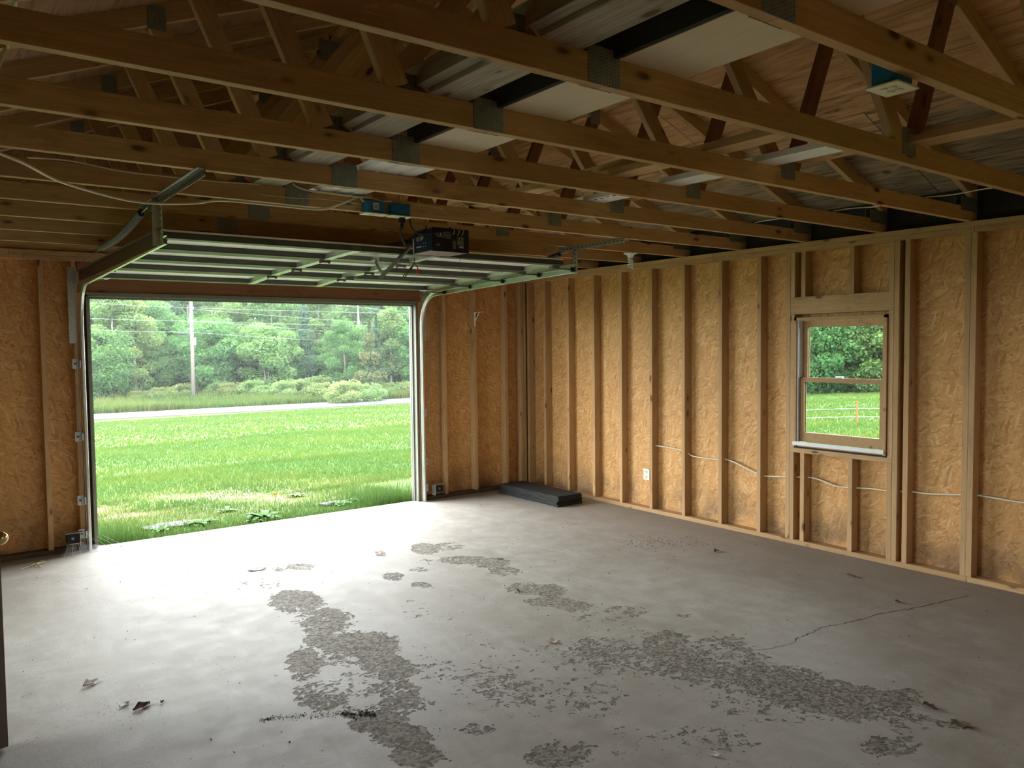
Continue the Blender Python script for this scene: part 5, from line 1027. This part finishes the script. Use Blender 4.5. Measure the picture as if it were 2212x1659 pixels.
for (l, m_, r_, rr, lb) in ((654.5, 665, 676, 678, 'topmost overhead line on the pole'), (688, 694, 702, 706, 'middle overhead line on the pole'), (713, 718.5, 728, 745, 'lowest overhead line on the pole')):
    wire([hit(120, l-3.5, 1, yp+0.5), hit(200, l, 1, yp+0.3), hit(300, (l+m_)/2+0.6, 1, yp+0.2), hit(417, m_, 1, yp), hit(600, m_+(rr-m_)*0.45, 1, yp-0.4), hit(890, rr, 1, yp-1), hit(980, rr+2, 1, yp-1.2)], lb)
for a, b, lb in ((672, 703, 'second overhead line sloping from near the pole top to the right'), (697, 728, 'fourth overhead line sloping under the middle line'), (640, 675, 'overhead line entering at the top edge of the doorway view')):
    wire([hit(418 if a != 640 else 520, a-4 if a != 640 else 638, 1, yp), hit(650, (a+b)/2-1 if a != 640 else 651, 1, yp-0.3), hit(890, b, 1, yp-0.8), hit(980, b+4, 1, yp-1)], lb)
c0, c1 = hit(381, 721, 1, yp+0.1), hit(402, 721.5, 1, yp+0.05); tag(tube('splice_case', [c0, c1], 0.07, BLACK, None, 8), 'black splice case hanging on the lowest line left of the pole', 'splice case')
GW_ = empty('guy_wire', hit(376, 852, 2, -1.9), 'pair of guy wires slanting down left of the pole', 'guy wire')
for k in (0, 4): tube('strand', [hit(413, 660+8*k, 1, pb.y), hit(376+k*0.8, 852, 2, -1.9)], 0.008, LINE, GW_, 4)
tube('guard_tube', [hit(382, 832, 1, pb.y-0.5), hit(376, 852, 2, -1.9)], 0.03, plain('guard_plastic', (0.4, 0.4, 0.36), 0.5), GW_, 6)
# field fence seen through the window
b0 = hit(1851, 916, 2, -0.13); EF = empty('field_fence', b0, 'orange post and white strands of the field fence outside the window', 'fence')
dirf = V((0.35, -1, 0)).normalized(); ORG = plain('orange_post_plastic', (0.30, 0.05, 0.008), 0.5); hp = (hit(1853, 867, 0, b0.x)-b0).z
for k in (-2, -1, 0, 1, 2):
    p = b0+dirf*(4.2*k); g = gz(p.x, p.y); bm = bmesh.new(); bm_box(bm, (p.x-0.013, p.y-0.013, g-0.1), (p.x+0.013, p.y+0.013, g+hp)); bm_box(bm, (p.x-0.02, p.y-0.02, g+hp-0.02), (p.x+0.02, p.y+0.02, g+hp)); done('post', bm, ORG, EF)
for fz in (0.70, 0.34):
    pts_ = []
    for k in range(-2, 3):
        p = b0+dirf*(4.2*k); pts_.append(V((p.x, p.y, gz(p.x, p.y)+hp*fz)))
        if k < 2: m_ = b0+dirf*(4.2*k+2.1); pts_.append(V((m_.x, m_.y, gz(m_.x, m_.y)+hp*fz-0.04)))
    tube('fence_strand', curve_pts(pts_, 4), 0.0022, WHITE, EF, 5)
for o in bpy.data.objects:
    if o.parent is None and o.type in {'MESH', 'EMPTY'} and 'label' not in o: print('UNLABELLED', o.name)
